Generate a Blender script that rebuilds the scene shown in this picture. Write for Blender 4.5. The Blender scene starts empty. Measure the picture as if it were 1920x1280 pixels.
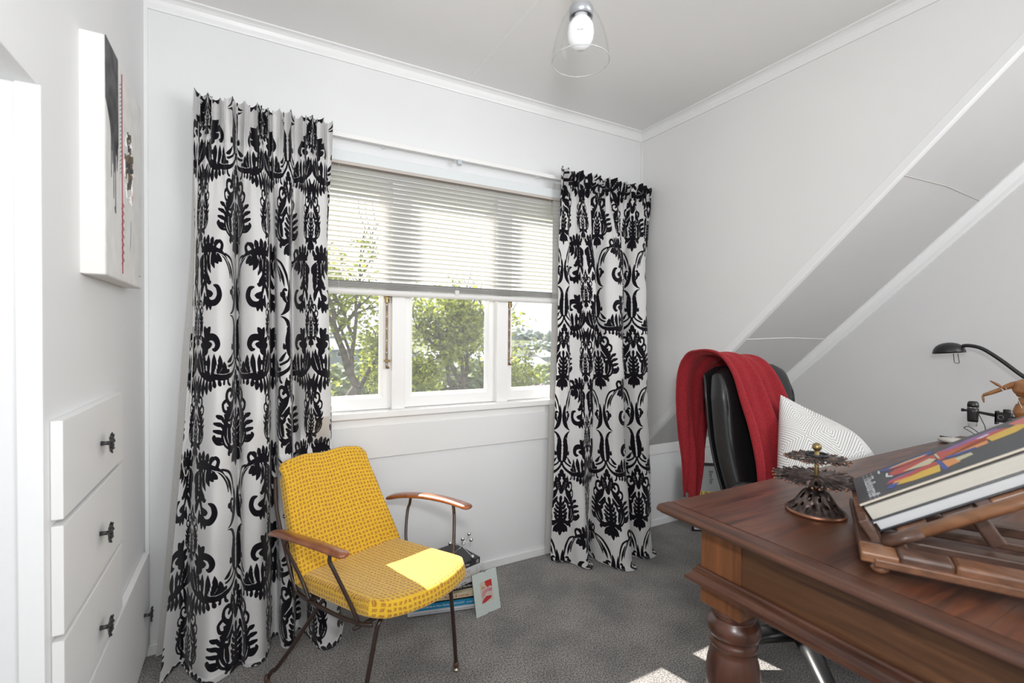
import bpy, bmesh, math, random
import numpy as np
from mathutils import Vector, Matrix
random.seed(7); RNG = np.random.default_rng(7)
PI = math.pi
scene = bpy.context.scene
COL = scene.collection

# ------------------------------------------------------------------ camera
F_PX, YAW, PIT, ROL = 893.731, 0.505096, -0.0168848, 0.00946278
CX, CY, CZ = 0.327245, -2.152158, 1.19
Fv = Vector((math.sin(YAW)*math.cos(PIT), math.cos(YAW)*math.cos(PIT), math.sin(PIT)))
R0 = Vector((math.cos(YAW), -math.sin(YAW), 0)); U0 = R0.cross(Fv)
Rv = math.cos(ROL)*R0 + math.sin(ROL)*U0; Uv = -math.sin(ROL)*R0 + math.cos(ROL)*U0
cd = bpy.data.cameras.new('camera'); cam = bpy.data.objects.new('camera', cd); COL.objects.link(cam)
cam.matrix_world = Matrix(((Rv.x, Uv.x, -Fv.x, CX), (Rv.y, Uv.y, -Fv.y, CY), (Rv.z, Uv.z, -Fv.z, CZ), (0, 0, 0, 1)))
cd.sensor_width = 36; cd.lens = F_PX/1920*36; cd.clip_start = 0.02; cd.clip_end = 600
cd.dof.use_dof = True; cd.dof.focus_distance = 2.15; cd.dof.aperture_fstop = 3.2
scene.camera = cam

# ------------------------------------------------------------------ world, sun, lights, exposure
vs = scene.view_settings
scene.display_settings.display_device = 'sRGB'
vs.view_transform = 'Standard'; vs.look = 'None'; vs.gamma = 1; vs.use_curve_mapping = False
vs.exposure = 0.23
world = bpy.data.worlds.new('sky'); scene.world = world; world.use_nodes = True
bg = world.node_tree.nodes['Background']
bg.inputs[0].default_value = (0.93, 0.965, 1.0, 1); bg.inputs[1].default_value = 1.2
def light(kind, name, loc, energy, color, target=None, **kw):
    l = bpy.data.lights.new(name, kind); l.energy = energy; l.color = color
    for k, v in kw.items(): setattr(l, k, v)
    o = bpy.data.objects.new(name, l); COL.objects.link(o); o.location = loc
    if target is not None:
        o.rotation_euler = (Vector(target)-Vector(loc)).to_track_quat('-Z', 'Y').to_euler()
    return o
sun_dir = Vector((0.235, -0.98, -0.905))
light('SUN', 'sun', (0, 6, 6), 11.5, (1.0, 0.955, 0.89), target=Vector((0, 6, 6))+sun_dir, angle=0.008)
# the photographer's soft flash, just above and behind the camera, then two unseen fill lamps added to brighten the side walls
light('AREA', 'flash', (0.36, -2.24, 1.46), 13, (0.985, 0.99, 1.0), target=(1.35, -0.5, 2.1), shape='DISK', size=0.14)
light('AREA', 'rear_fill_right', (2.75, -3.5, 1.75), 56, (0.975, 0.988, 1.0), target=(0.1, -1.0, 1.2), shape='RECTANGLE', size=1.9, size_y=1.7, specular_factor=0.25)
light('AREA', 'rear_fill_left', (-0.15, -3.5, 1.9), 24, (0.985, 0.992, 1.0), target=(2.5, -0.6, 1.5), shape='RECTANGLE', size=1.6, size_y=1.6, specular_factor=0.25)

# ------------------------------------------------------------------ materials
def mat(name, color=(.8, .8, .8), rough=.6, metal=0.0, **kw):
    m = bpy.data.materials.new(name); m.use_nodes = True
    b = m.node_tree.nodes['Principled BSDF']
    b.inputs['Base Color'].default_value = (*color, 1); b.inputs['Roughness'].default_value = rough
    b.inputs['Metallic'].default_value = metal
    for k, v in kw.items(): b.inputs[k].default_value = v
    return m
def nt(m): return m.node_tree, m.node_tree.nodes, m.node_tree.links, m.node_tree.nodes['Principled BSDF']
def add_noise(m, c1, c2, scale=(8, 8, 8), nscale=5, detail=4, bump=0.0, bdist=.002, lo=.35, hi=.65, coord='Object', distortion=0):
    t, N, L, b = nt(m)
    tc = N.new('ShaderNodeTexCoord'); mp = N.new('ShaderNodeMapping'); mp.inputs['Scale'].default_value = scale
    L.new(tc.outputs[coord], mp.inputs[0])
    n = N.new('ShaderNodeTexNoise'); n.inputs['Scale'].default_value = nscale; n.inputs['Detail'].default_value = detail
    n.inputs['Distortion'].default_value = distortion
    L.new(mp.outputs[0], n.inputs['Vector'])
    r = N.new('ShaderNodeValToRGB'); r.color_ramp.elements[0].position = lo; r.color_ramp.elements[1].position = hi
    r.color_ramp.elements[0].color = (*c1, 1); r.color_ramp.elements[1].color = (*c2, 1)
    L.new(n.outputs['Fac'], r.inputs[0]); L.new(r.outputs[0], b.inputs['Base Color'])
    if bump:
        bp = N.new('ShaderNodeBump'); bp.inputs['Strength'].default_value = bump; bp.inputs['Distance'].default_value = bdist
        L.new(n.outputs['Fac'], bp.inputs['Height']); L.new(bp.outputs[0], b.inputs['Normal'])
    return m
def noisy(name, c1, c2, rough=.6, **kw):
    spec = {k: kw.pop(k) for k in list(kw) if k in ('Metallic', 'Specular IOR Level', 'Coat Weight', 'Sheen Weight', 'Coat Roughness', 'Transmission Weight')}
    m = mat(name, c1, rough, **spec)
    return add_noise(m, c1, c2, **kw)
def mathn(N, L, op, a, b=None, c=None, clamp=False):
    n = N.new('ShaderNodeMath'); n.operation = op; n.use_clamp = clamp
    for i, v in enumerate((a, b, c)):
        if v is None: continue
        if isinstance(v, (int, float)): n.inputs[i].default_value = v
        else: L.new(v, n.inputs[i])
    return n.outputs[0]

M = {}
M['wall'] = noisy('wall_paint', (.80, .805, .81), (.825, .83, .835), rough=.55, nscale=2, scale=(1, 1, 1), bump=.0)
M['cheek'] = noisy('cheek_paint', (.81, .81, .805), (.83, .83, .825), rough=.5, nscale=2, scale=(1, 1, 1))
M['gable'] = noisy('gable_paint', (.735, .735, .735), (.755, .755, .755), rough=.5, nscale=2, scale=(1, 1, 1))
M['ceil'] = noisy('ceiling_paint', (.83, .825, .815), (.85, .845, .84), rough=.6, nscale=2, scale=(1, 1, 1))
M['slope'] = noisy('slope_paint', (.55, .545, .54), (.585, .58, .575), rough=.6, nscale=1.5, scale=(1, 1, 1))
M['trim'] = mat('gloss_trim_paint', (.86, .865, .865), .35)
M['frame'] = mat('window_paint', (.87, .865, .85), .4)
M['drawer'] = mat('drawer_paint', (.83, .83, .825), .4)
M['board'] = mat('apron_paint', (.80, .80, .795), .4)
M['seam'] = mat('seam_filler', (.55, .50, .46), .7)
M['black'] = mat('black_plastic', (.012, .012, .013), .4)
M['gap'] = mat('shadow_gap', (.05, .05, .05), .8)
def carpet():
    m = mat('carpet', (.1, .1, .1), .95, **{'Sheen Weight': .2})
    t, N, L, b = nt(m)
    tc = N.new('ShaderNodeTexCoord')
    n = N.new('ShaderNodeTexNoise'); n.inputs['Scale'].default_value = 190; n.inputs['Detail'].default_value = 2
    L.new(tc.outputs['Object'], n.inputs['Vector'])
    n2 = N.new('ShaderNodeTexNoise'); n2.inputs['Scale'].default_value = 5; n2.inputs['Detail'].default_value = 3
    L.new(tc.outputs['Object'], n2.inputs['Vector'])
    r = N.new('ShaderNodeValToRGB'); e = r.color_ramp.elements
    e[0].position = .34; e[0].color = (.080, .077, .075, 1); e[1].position = .68; e[1].color = (.45, .43, .415, 1)
    L.new(n.outputs['Fac'], r.inputs[0])
    r2 = N.new('ShaderNodeValToRGB'); e = r2.color_ramp.elements
    e[0].position = .35; e[0].color = (.72, .72, .72, 1); e[1].position = .65; e[1].color = (1.12, 1.1, 1.07, 1)
    L.new(n2.outputs['Fac'], r2.inputs[0])
    mx = N.new('ShaderNodeMix'); mx.data_type = 'RGBA'; mx.blend_type = 'MULTIPLY'; mx.inputs[0].default_value = 1
    L.new(r.outputs[0], mx.inputs[6]); L.new(r2.outputs[0], mx.inputs[7]); L.new(mx.outputs[2], b.inputs['Base Color'])
    bp = N.new('ShaderNodeBump'); bp.inputs['Strength'].default_value = .7; bp.inputs['Distance'].default_value = .004
    L.new(n.outputs['Fac'], bp.inputs['Height']); L.new(bp.outputs[0], b.inputs['Normal'])
    return m
M['carpet'] = carpet()
def wood(name, c1, c2, scale=(1.2, 14, 14), rough=.32, nscale=4, coat=.25, dist=.6, lo=.3, hi=.72, c3=None):
    m = mat(name, c1, rough, **{'Coat Weight': coat, 'Coat Roughness': .25})
    add_noise(m, c1, c2, scale=scale, nscale=nscale, detail=7, bump=.08, bdist=.001, lo=lo, hi=hi, distortion=dist)
    t, N, L, b = nt(m)
    if c3:   # large patches of another tone (finger-jointed boards)
        tc = N.new('ShaderNodeTexCoord'); n = N.new('ShaderNodeTexNoise'); n.inputs['Scale'].default_value = 3.0
        mp = N.new('ShaderNodeMapping'); mp.inputs['Scale'].default_value = tuple(s/4 for s in scale)
        L.new(tc.outputs['Object'], mp.inputs[0]); L.new(mp.outputs[0], n.inputs['Vector'])
        src = b.inputs['Base Color'].links[0].from_socket
        mx = N.new('ShaderNodeMix'); mx.data_type = 'RGBA'; mx.inputs[7].default_value = (*c3, 1)
        f = mathn(N, L, 'MULTIPLY_ADD', n.outputs['Fac'], 3.5, -1.4, clamp=True)
        L.new(f, mx.inputs[0]); L.new(src, mx.inputs[6]); L.new(mx.outputs[2], b.inputs['Base Color'])
    return m
M['desk_top'] = wood('desk_top_wood', (.030, .008, .004), (.150, .046, .020), scale=(1.3, 15, 15), rough=.38, c3=(.115, .052, .032), lo=.36, hi=.66, coat=.35)
M['desk_edge'] = wood('desk_edge_wood', (.045, .016, .009), (.135, .054, .030), scale=(14, 1.2, 14), rough=.38, coat=.2)
M['desk_panel'] = wood('desk_panel_wood', (.050, .021, .009), (.190, .082, .034), scale=(14, 1.5, 18), rough=.45, c3=(.095, .038, .014), coat=.1)
M['desk_post'] = wood('desk_post_wood', (.110, .038, .013), (.27, .100, .034), scale=(12, 12, 1.2), rough=.42, coat=.1)
M['desk_leg'] = wood('desk_leg_wood', (.050, .017, .010), (.125, .046, .026), scale=(7, 7, 2.0), rough=.3, coat=.35)
M['arm_wood'] = wood('armrest_wood', (.20, .055, .016), (.42, .135, .045), scale=(10, 10, 10), rough=.28, nscale=2, coat=.5)
M['stand_dark'] = wood('stand_dark_wood', (.060, .028, .018), (.13, .065, .042), scale=(10, 3, 10), rough=.4)
M['stand_mid'] = wood('stand_brown_wood', (.11, .046, .023), (.24, .105, .050), scale=(14, 3, 14), rough=.4)
M['stand_light'] = wood('stand_light_wood', (.17, .072, .032), (.34, .16, .078), scale=(12, 3, 12), rough=.4)
M['bronze_tube'] = mat('brown_enamel_tube', (.035, .018, .013), .3, **{'Specular IOR Level': .6})
M['chrome'] = mat('chrome', (.8, .8, .82), .08, 1.0)
M['steel'] = mat('dull_steel', (.42, .42, .43), .35, 1.0)
M['glide'] = mat('nickel_glide', (.45, .40, .33), .3, 1.0)
M['pewter'] = noisy('dark_pewter', (.02, .02, .022), (.10, .10, .105), rough=.4, nscale=60, scale=(1, 1, 1), Metallic=.7)
M['brass'] = noisy('aged_brass', (.20, .14, .06), (.42, .32, .15), rough=.35, nscale=40, scale=(1, 1, 1), Metallic=.9)
M['brown_brass'] = noisy('brown_brass', (.16, .10, .055), (.28, .19, .11), rough=.45, nscale=30, scale=(1, 1, 1), Metallic=.5)
M['bronze'] = noisy('dark_bronze', (.045, .034, .032), (.17, .125, .11), rough=.38, nscale=90, scale=(1, 1, 1), Metallic=.65, bump=.3, bdist=.001)
M['copper'] = mat('rubbed_copper', (.36, .17, .10), .35, .8)
M['leather'] = noisy('black_leather', (.010, .010, .011), (.016, .016, .017), rough=.34, nscale=160, scale=(1, 1, 1), bump=.15, bdist=.0006)
M['vinyl'] = mat('black_cloth', (.010, .010, .011), .75)
M['lamp_black'] = mat('satin_black', (.014, .014, .015), .32)
M['paper'] = noisy('page_block', (.54, .51, .45), (.62, .60, .54), rough=.8, scale=(2, 2, 260), nscale=3)
M['paper_white'] = noisy('white_page_block', (.60, .62, .63), (.66, .67, .68), rough=.7, scale=(2, 2, 260), nscale=3)
M['porcelain'] = mat('white_glass_bulb', (.86, .87, .88), .18, **{'Coat Weight': .5})
M['lining'] = noisy('curtain_lining', (.60, .585, .56), (.66, .645, .62), rough=.9, nscale=400, scale=(1, 1, .2))
M['blind'] = mat('blind_slat_paint', (.66, .65, .63), .45)
M['headrail'] = mat('headrail_paint', (.74, .78, .785), .4)
M['rail_white'] = mat('blind_rail_paint', (.80, .79, .775), .4)
M['cord'] = mat('white_cord', (.72, .70, .66), .8)
def flat(name, c, rough=.6): 
    if name not in M: M[name] = mat(name, c, rough)
    return M[name]

def glass_pane():
    m = bpy.data.materials.new('window_glass'); m.use_nodes = True
    N = m.node_tree.nodes; L = m.node_tree.links; N.clear()
    o = N.new('ShaderNodeOutputMaterial'); tr = N.new('ShaderNodeBsdfTransparent'); gl = N.new('ShaderNodeBsdfGlossy')
    gl.inputs['Roughness'].default_value = .03; tl = N.new('ShaderNodeBsdfTranslucent'); tl.inputs[0].default_value = (.9, .92, .95, 1)
    lw = N.new('ShaderNodeLayerWeight'); lf = mathn(N, L, 'MULTIPLY_ADD', mathn(N, L, 'POWER', lw.outputs['Facing'], 5.0), .25, .002)
    mx = N.new('ShaderNodeMixShader'); L.new(lf, mx.inputs[0]); L.new(tr.outputs[0], mx.inputs[1]); L.new(gl.outputs[0], mx.inputs[2])
    tc = N.new('ShaderNodeTexCoord'); n = N.new('ShaderNodeTexNoise'); n.inputs['Scale'].default_value = 3; L.new(tc.outputs['Object'], n.inputs['Vector'])
    f = mathn(N, L, 'MULTIPLY_ADD', n.outputs['Fac'], .03, .004)      # translucent veil mixed in to give the view its washed-out haze
    m2 = N.new('ShaderNodeMixShader'); L.new(f, m2.inputs[0]); L.new(mx.outputs[0], m2.inputs[1]); L.new(tl.outputs[0], m2.inputs[2])
    L.new(m2.outputs[0], o.inputs[0]); return m
M['pane'] = glass_pane()
def clear_glass(name, rim=.10):
    m = bpy.data.materials.new(name); m.use_nodes = True
    N = m.node_tree.nodes; L = m.node_tree.links; N.clear()
    o = N.new('ShaderNodeOutputMaterial'); tr = N.new('ShaderNodeBsdfTransparent'); gl = N.new('ShaderNodeBsdfGlossy'); gl.inputs['Roughness'].default_value = .02
    tr.inputs[0].default_value = (.992, .994, .994, 1)
    fr = N.new('ShaderNodeLayerWeight'); lf = mathn(N, L, 'MULTIPLY_ADD', mathn(N, L, 'POWER', fr.outputs['Facing'], 6.0), .5, .008)
    mx = N.new('ShaderNodeMixShader'); L.new(lf, mx.inputs[0]); L.new(tr.outputs[0], mx.inputs[1]); L.new(gl.outputs[0], mx.inputs[2])
    L.new(mx.outputs[0], o.inputs[0]); return m
M['clear'] = clear_glass('clear_glass')

def weave():
    """yellow boucle basket weave with rust flecks, in metric UV"""
    m = mat('yellow_weave', (.75, .45, .02), .85, **{'Sheen Weight': .35})
    t, N, L, b = nt(m)
    uv = N.new('ShaderNodeUVMap'); uv.uv_map = 'UVMap'
    nz = N.new('ShaderNodeTexNoise'); nz.inputs['Scale'].default_value = 55; L.new(uv.outputs[0], nz.inputs['Vector'])
    v1 = N.new('ShaderNodeVectorMath'); v1.operation = 'SUBTRACT'; L.new(nz.outputs['Color'], v1.inputs[0]); v1.inputs[1].default_value = (.5, .5, .5)
    v2 = N.new('ShaderNodeVectorMath'); v2.operation = 'SCALE'; v2.inputs['Scale'].default_value = .011; L.new(v1.outputs[0], v2.inputs[0])
    v3 = N.new('ShaderNodeVectorMath'); v3.operation = 'ADD'; L.new(uv.outputs[0], v3.inputs[0]); L.new(v2.outputs[0], v3.inputs[1])
    sp = N.new('ShaderNodeSeparateXYZ'); L.new(v3.outputs[0], sp.inputs[0])
    S = 1/.0150
    u = mathn(N, L, 'MULTIPLY', sp.outputs[0], S); v = mathn(N, L, 'MULTIPLY', sp.outputs[1], S)
    fu = mathn(N, L, 'FRACT', u); fv = mathn(N, L, 'FRACT', v)
    def line(x, w):
        return mathn(N, L, 'LESS_THAN', mathn(N, L, 'ABSOLUTE', mathn(N, L, 'SUBTRACT', x, .5)), w)
    grid_u = mathn(N, L, 'GREATER_THAN', mathn(N, L, 'ABSOLUTE', mathn(N, L, 'SUBTRACT', fu, .5)), .31)
    grid_v = mathn(N, L, 'GREATER_THAN', mathn(N, L, 'ABSOLUTE', mathn(N, L, 'SUBTRACT', fv, .5)), .31)
    grid = mathn(N, L, 'MAXIMUM', grid_u, grid_v)
    ck = mathn(N, L, 'MODULO', mathn(N, L, 'ADD', mathn(N, L, 'FLOOR', u), mathn(N, L, 'FLOOR', v)), 2.0)
    su = mathn(N, L, 'GREATER_THAN', mathn(N, L, 'SINE', mathn(N, L, 'MULTIPLY', fu, 2*PI*3)), .45)
    sv = mathn(N, L, 'GREATER_THAN', mathn(N, L, 'SINE', mathn(N, L, 'MULTIPLY', fv, 2*PI*3)), .45)
    ckb = mathn(N, L, 'GREATER_THAN', mathn(N, L, 'ABSOLUTE', ck), .5)
    inner = mathn(N, L, 'ADD', mathn(N, L, 'MULTIPLY', su, ckb), mathn(N, L, 'MULTIPLY', sv, mathn(N, L, 'SUBTRACT', 1.0, ckb)))
    yel = mathn(N, L, 'MAXIMUM', grid, mathn(N, L, 'MULTIPLY', inner, .72), clamp=True)
    r = N.new('ShaderNodeValToRGB'); e = r.color_ramp.elements
    e[0].position = 0; e[0].color = (.40, .15, .016, 1); e[1].position = 1; e[1].color = (.78, .47, .022, 1)
    L.new(yel, r.inputs[0]); L.new(r.outputs[0], b.inputs['Base Color'])
    bp = N.new('ShaderNodeBump'); bp.inputs['Strength'].default_value = .6; bp.inputs['Distance'].default_value = .0018
    L.new(yel, bp.inputs['Height']); L.new(bp.outputs[0], b.inputs['Normal'])
    return m
M['weave'] = weave()

def damask_mat():
    m = mat('damask_satin', (.8, .8, .8), .42, **{'Sheen Weight': .2})
    t, N, L, b = nt(m)
    at = N.new('ShaderNodeAttribute'); at.attribute_name = 'motif'
    f = mathn(N, L, 'MULTIPLY_ADD', at.outputs['Fac'], 1.1, .5, clamp=True)
    uv = N.new('ShaderNodeUVMap'); uv.uv_map = 'UVMap'
    mp = N.new('ShaderNodeMapping'); mp.inputs['Scale'].default_value = (30, 700, 1); L.new(uv.outputs[0], mp.inputs[0])
    n = N.new('ShaderNodeTexNoise'); n.inputs['Scale'].default_value = 1; n.inputs['Detail'].default_value = 2; L.new(mp.outputs[0], n.inputs['Vector'])
    r = N.new('ShaderNodeValToRGB'); e = r.color_ramp.elements
    e[0].color = (.66, .655, .65, 1); e[1].color = (.77, .765, .76, 1); L.new(n.outputs['Fac'], r.inputs[0])
    mx = N.new('ShaderNodeMix'); mx.data_type = 'RGBA'; L.new(f, mx.inputs[0]); mx.inputs[6].default_value = (.0075, .0065, .010, 1); L.new(r.outputs[0], mx.inputs[7])
    L.new(mx.outputs[2], b.inputs['Base Color'])
    ro = mathn(N, L, 'MULTIPLY_ADD', f, -.42, .88); L.new(ro, b.inputs['Roughness'])
    sp = mathn(N, L, 'MULTIPLY_ADD', f, .4, .08); L.new(sp, b.inputs['Specular IOR Level'])
    tl = N.new('ShaderNodeBsdfTranslucent'); L.new(mx.outputs[2], tl.inputs[0])
    ms = N.new('ShaderNodeMixShader'); ms.inputs[0].default_value = .12
    out = N['Material Output']; L.new(b.outputs[0], ms.inputs[1]); L.new(tl.outputs[0], ms.inputs[2]); L.new(ms.outputs[0], out.inputs[0])
    return m
M['damask'] = damask_mat()

def squares_mat():
    """off-white cotton printed with nested grey diamonds, metric UV"""
    m = mat('nested_square_print', (.8, .8, .78), .85)
    t, N, L, b = nt(m)
    uv = N.new('ShaderNodeUVMap'); uv.uv_map = 'UVMap'
    mp = N.new('ShaderNodeMapping'); mp.inputs['Rotation'].default_value = (0, 0, .30); mp.inputs['Scale'].default_value = (1/.142, 1/.142, 1); L.new(uv.outputs[0], mp.inputs[0])
    sp = N.new('ShaderNodeSeparateXYZ'); L.new(mp.outputs[0], sp.inputs[0])
    a = mathn(N, L, 'ABSOLUTE', mathn(N, L, 'SUBTRACT', mathn(N, L, 'FRACT', sp.outputs[0]), .5))
    c = mathn(N, L, 'ABSOLUTE', mathn(N, L, 'SUBTRACT', mathn(N, L, 'FRACT', sp.outputs[1]), .5))
    d = mathn(N, L, 'MAXIMUM', a, c)
    fr = mathn(N, L, 'FRACT', mathn(N, L, 'MULTIPLY', d, 17.0))
    ln = mathn(N, L, 'LESS_THAN', fr, .22)
    mx = N.new('ShaderNodeMix'); mx.data_type = 'RGBA'; L.new(ln, mx.inputs[0]); mx.inputs[6].default_value = (.74, .735, .71, 1); mx.inputs[7].default_value = (.20, .20, .21, 1)
    L.new(mx.outputs[2], b.inputs['Base Color']); return m
M['squares'] = squares_mat()
M['throw'] = noisy('red_wool', (.17, .007, .012), (.33, .012, .020), rough=.95, nscale=420, scale=(1, 1, .35), detail=5, bump=.7, bdist=.002, **{'Sheen Weight': .4})
tt, NN, LL, bb = nt(M['throw']); bb.inputs['Sheen Tint'].default_value = (.7, .12, .12, 1)

# ------------------------------------------------------------------ mesh helpers
def link(name, me, m, parent=None):
    o = bpy.data.objects.new(name, me); COL.objects.link(o)
    if m is not None:
        for x in (m if isinstance(m, (list, tuple)) else [m]): me.materials.append(x)
    if parent is not None: o.parent = parent
    return o
def fin(name, bm, m, parent=None, smooth=False, bevel=0, sub=0, solid=0, recalc=True, segs=2):
    if recalc: bmesh.ops.recalc_face_normals(bm, faces=bm.faces)
    me = bpy.data.meshes.new(name); bm.to_mesh(me); bm.free()
    o = link(name, me, m, parent)
    if smooth:
        for p in me.polygons: p.use_smooth = True
    if solid:
        q = o.modifiers.new('s', 'SOLIDIFY'); q.thickness = solid; q.offset = 0
    if bevel:
        q = o.modifiers.new('b', 'BEVEL'); q.width = bevel; q.segments = segs; q.limit_method = 'ANGLE'; q.angle_limit = .6
    if sub:
        q = o.modifiers.new('u', 'SUBSURF'); q.levels = sub; q.render_levels = sub
    return o
def box(bm, x0, x1, y0, y1, z0, z1, T=None, mi=0):
    c = [Vector((x, y, z)) for x in (x0, x1) for y in (y0, y1) for z in (z0, z1)]
    if T is not None: c = [T @ p for p in c]
    v = [bm.verts.new(p) for p in c]
    for f in ((0, 1, 3, 2), (4, 6, 7, 5), (0, 4, 5, 1), (2, 3, 7, 6), (0, 2, 6, 4), (1, 5, 7, 3)):
        bm.faces.new([v[i] for i in f]).material_index = mi
    return v
def bx(name, b, m, parent=None, bevel=0, T=None):
    bm = bmesh.new(); box(bm, *b, T=T); return fin(name, bm, m, parent, bevel=bevel)
def catmull(pts, n=8):
    P = [Vector(p) for p in pts]; out = []
    for i in range(len(P)-1):
        p0 = P[max(i-1, 0)]; p1 = P[i]; p2 = P[i+1]; p3 = P[min(i+2, len(P)-1)]
        for k in range(n):
            t = k/n
            out.append(.5*((2*p1)+(p2-p0)*t+(2*p0-5*p1+4*p2-p3)*t*t+(3*p1-p0-3*p2+p3)*t**3))
    out.append(P[-1]); return out
def tube(bm, pts, r, n=10, up=Vector((0, 0, 1)), flat_ratio=None, mi=0, cap=True):
    """sweep; r scalar or list; flat_ratio: list/scalar of height over width"""
    P = [Vector(p) for p in pts]; K = len(P)
    R_ = r if isinstance(r, (list, tuple)) else [r]*K
    fr = flat_ratio if isinstance(flat_ratio, (list, tuple)) else [flat_ratio or 1.0]*K
    rings = []; last = None
    for i, p in enumerate(P):
        t = (P[min(i+1, K-1)]-P[max(i-1, 0)])
        t = t.normalized() if t.length > 1e-9 else Vector((0, 0, 1))
        if last is None:
            s = t.cross(up); s = s.normalized() if s.length > 1e-3 else t.cross(Vector((1, 0, 0))).normalized()
        else:
            s = last - t*last.dot(t); s = s.normalized() if s.length > 1e-6 else t.cross(up).normalized()
        last = s; w = s.cross(t)
        rings.append([bm.verts.new(p + s*math.cos(2*PI*k/n)*R_[i] + w*math.sin(2*PI*k/n)*R_[i]*fr[i]) for k in range(n)])
    for i in range(K-1):
        for k in range(n):
            f = bm.faces.new([rings[i][k], rings[i][(k+1) % n], rings[i+1][(k+1) % n], rings[i+1][k]]); f.material_index = mi
    if cap:
        for rg in (rings[0], rings[-1]):
            f = bm.faces.new(rg); f.material_index = mi
def rads(K, r, ends=.3, k=3):
    """radius list with rounded ends"""
    out = []
    for i in range(K):
        d = min(i, K-1-i); out.append(r*(ends+(1-ends)*min(1, math.sqrt(min(1, d/k)))))
    return out
def lathe(bm, prof, n=28, c=(0, 0, 0), T=None, mi=0, closed_ends=True):
    rings = []
    for r, z in prof:
        ring = []
        for k in range(n):
            p = Vector((c[0]+r*math.cos(2*PI*k/n), c[1]+r*math.sin(2*PI*k/n), c[2]+z))
            ring.append(bm.verts.new(T @ p if T is not None else p))
        rings.append(ring)
    for i in range(len(rings)-1):
        for k in range(n):
            bm.faces.new([rings[i][k], rings[i][(k+1) % n], rings[i+1][(k+1) % n], rings[i+1][k]]).material_index = mi
    if closed_ends:
        bm.faces.new(rings[0]); bm.faces.new(rings[-1])
def prism(bm, poly, ax, a0, a1, T=None, mi=0):
    """extrude a 2D polygon along axis ax (0,1,2) from a0 to a1; poly in the other two axes in order"""
    o = [i for i in range(3) if i != ax]; lo = []; hi = []
    for q in poly:
        for lst, a in ((lo, a0), (hi, a1)):
            p = [0, 0, 0]; p[ax] = a; p[o[0]] = q[0]; p[o[1]] = q[1]; p = Vector(p)
            lst.append(bm.verts.new(T @ p if T is not None else p))
    n = len(poly)
    bm.faces.new(lo).material_index = mi; bm.faces.new(hi[::-1]).material_index = mi
    for i in range(n): bm.faces.new([lo[i], lo[(i+1) % n], hi[(i+1) % n], hi[i]]).material_index = mi
def sphere(bm, c, r, seg=16, ring=10, sc=(1, 1, 1), T=None):
    mtx = Matrix.Translation(c) @ Matrix.Diagonal((*sc, 1))
    if T is not None: mtx = T @ mtx
    bmesh.ops.create_uvsphere(bm, u_segments=seg, v_segments=ring, radius=r, matrix=mtx)
def tag(o, label=None, cat=None, group=None, kind=None):
    if label: o['label'] = label
    if cat: o['category'] = cat
    if group: o['group'] = group
    if kind: o['kind'] = kind
    return o
def thing(name, label, cat, loc=(0, 0, 0), rz=0, group=None):
    o = bpy.data.objects.new(name, None); COL.objects.link(o); o.empty_display_size = .05
    o.location = loc; o.rotation_euler = (0, 0, rz); return tag(o, label, cat, group)
def struct(o, label=None):
    o['kind'] = 'structure'
    if label: o['label'] = label
    return o
def slab(fn, thick, n=36, m=36, p=5, uvs=None):
    """rounded cushion: fn(s,t)-> point of mid surface, s,t in [-1,1]"""
    S = [math.sin(PI/2*(-1+2*i/n)) for i in range(n+1)]; Tt = [math.sin(PI/2*(-1+2*j/m)) for j in range(m+1)]
    P = [[Vector(fn(s, t)) for t in Tt] for s in S]
    bm = bmesh.new(); uvl = bm.loops.layers.uv.new('UVMap')
    HT = [[0]*(m+1) for _ in range(n+1)]; top = [[None]*(m+1) for _ in range(n+1)]; bot = [[None]*(m+1) for _ in range(n+1)]
    for i in range(n+1):
        for j in range(m+1):
            du = P[min(i+1, n)][j]-P[max(i-1, 0)][j]; dv = P[i][min(j+1, m)]-P[i][max(j-1, 0)]
            nn = du.cross(dv); nn = nn.normalized() if nn.length > 1e-12 else Vector((0, 0, 1))
            h = thick/2*max(0, 1-abs(S[i])**p)**(1/p)*max(0, 1-abs(Tt[j])**p)**(1/p)
            HT[i][j] = h; top[i][j] = bm.verts.new(P[i][j]+nn*h)
            bot[i][j] = top[i][j] if (i in (0, n) or j in (0, m)) else bm.verts.new(P[i][j]-nn*h)
    uvf = uvs or (lambda s, t: (s*.25, t*.25))
    for i in range(n):
        for j in range(m):
            for g, rev in ((top, False), (bot, True)):
                ids = [(i, j), (i+1, j), (i+1, j+1), (i, j+1)]; vs_ = [g[a][b] for a, b in ids]
                if rev: vs_ = vs_[::-1]; ids = ids[::-1]
                f = bm.faces.new(vs_); f.smooth = True
                sc, tc_ = (S[i]+S[i+1])/2, (Tt[j]+Tt[j+1])/2; side = abs(sc) > abs(tc_)
                for l, (a, b) in zip(f.loops, ids):
                    q = uvf(S[a], Tt[b]); d = thick/2-HT[a][b] if not rev else thick/2+HT[a][b]
                    if side: q = (q[0]+math.copysign(d, sc), q[1])
                    else: q = (q[0], q[1]+math.copysign(d, tc_))
                    l[uvl].uv = q
    return bm
def text_part(parent, body, size, T, m, name='lettering', depth=.0004, align='CENTER', sx=1.0):
    cu = bpy.data.curves.new('t', 'FONT'); cu.body = body; cu.size = size; cu.extrude = depth; cu.align_x = align; cu.align_y = 'CENTER'; cu.resolution_u = 2
    o = bpy.data.objects.new('t', cu); COL.objects.link(o)
    bpy.context.view_layer.update()
    me = bpy.data.meshes.new_from_object(o.evaluated_get(bpy.context.evaluated_depsgraph_get()))
    bpy.data.objects.remove(o); me.transform(T @ Matrix.Diagonal((sx, 1, 1, 1)))
    me.materials.clear(); return link(name, me, m, parent)
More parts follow.
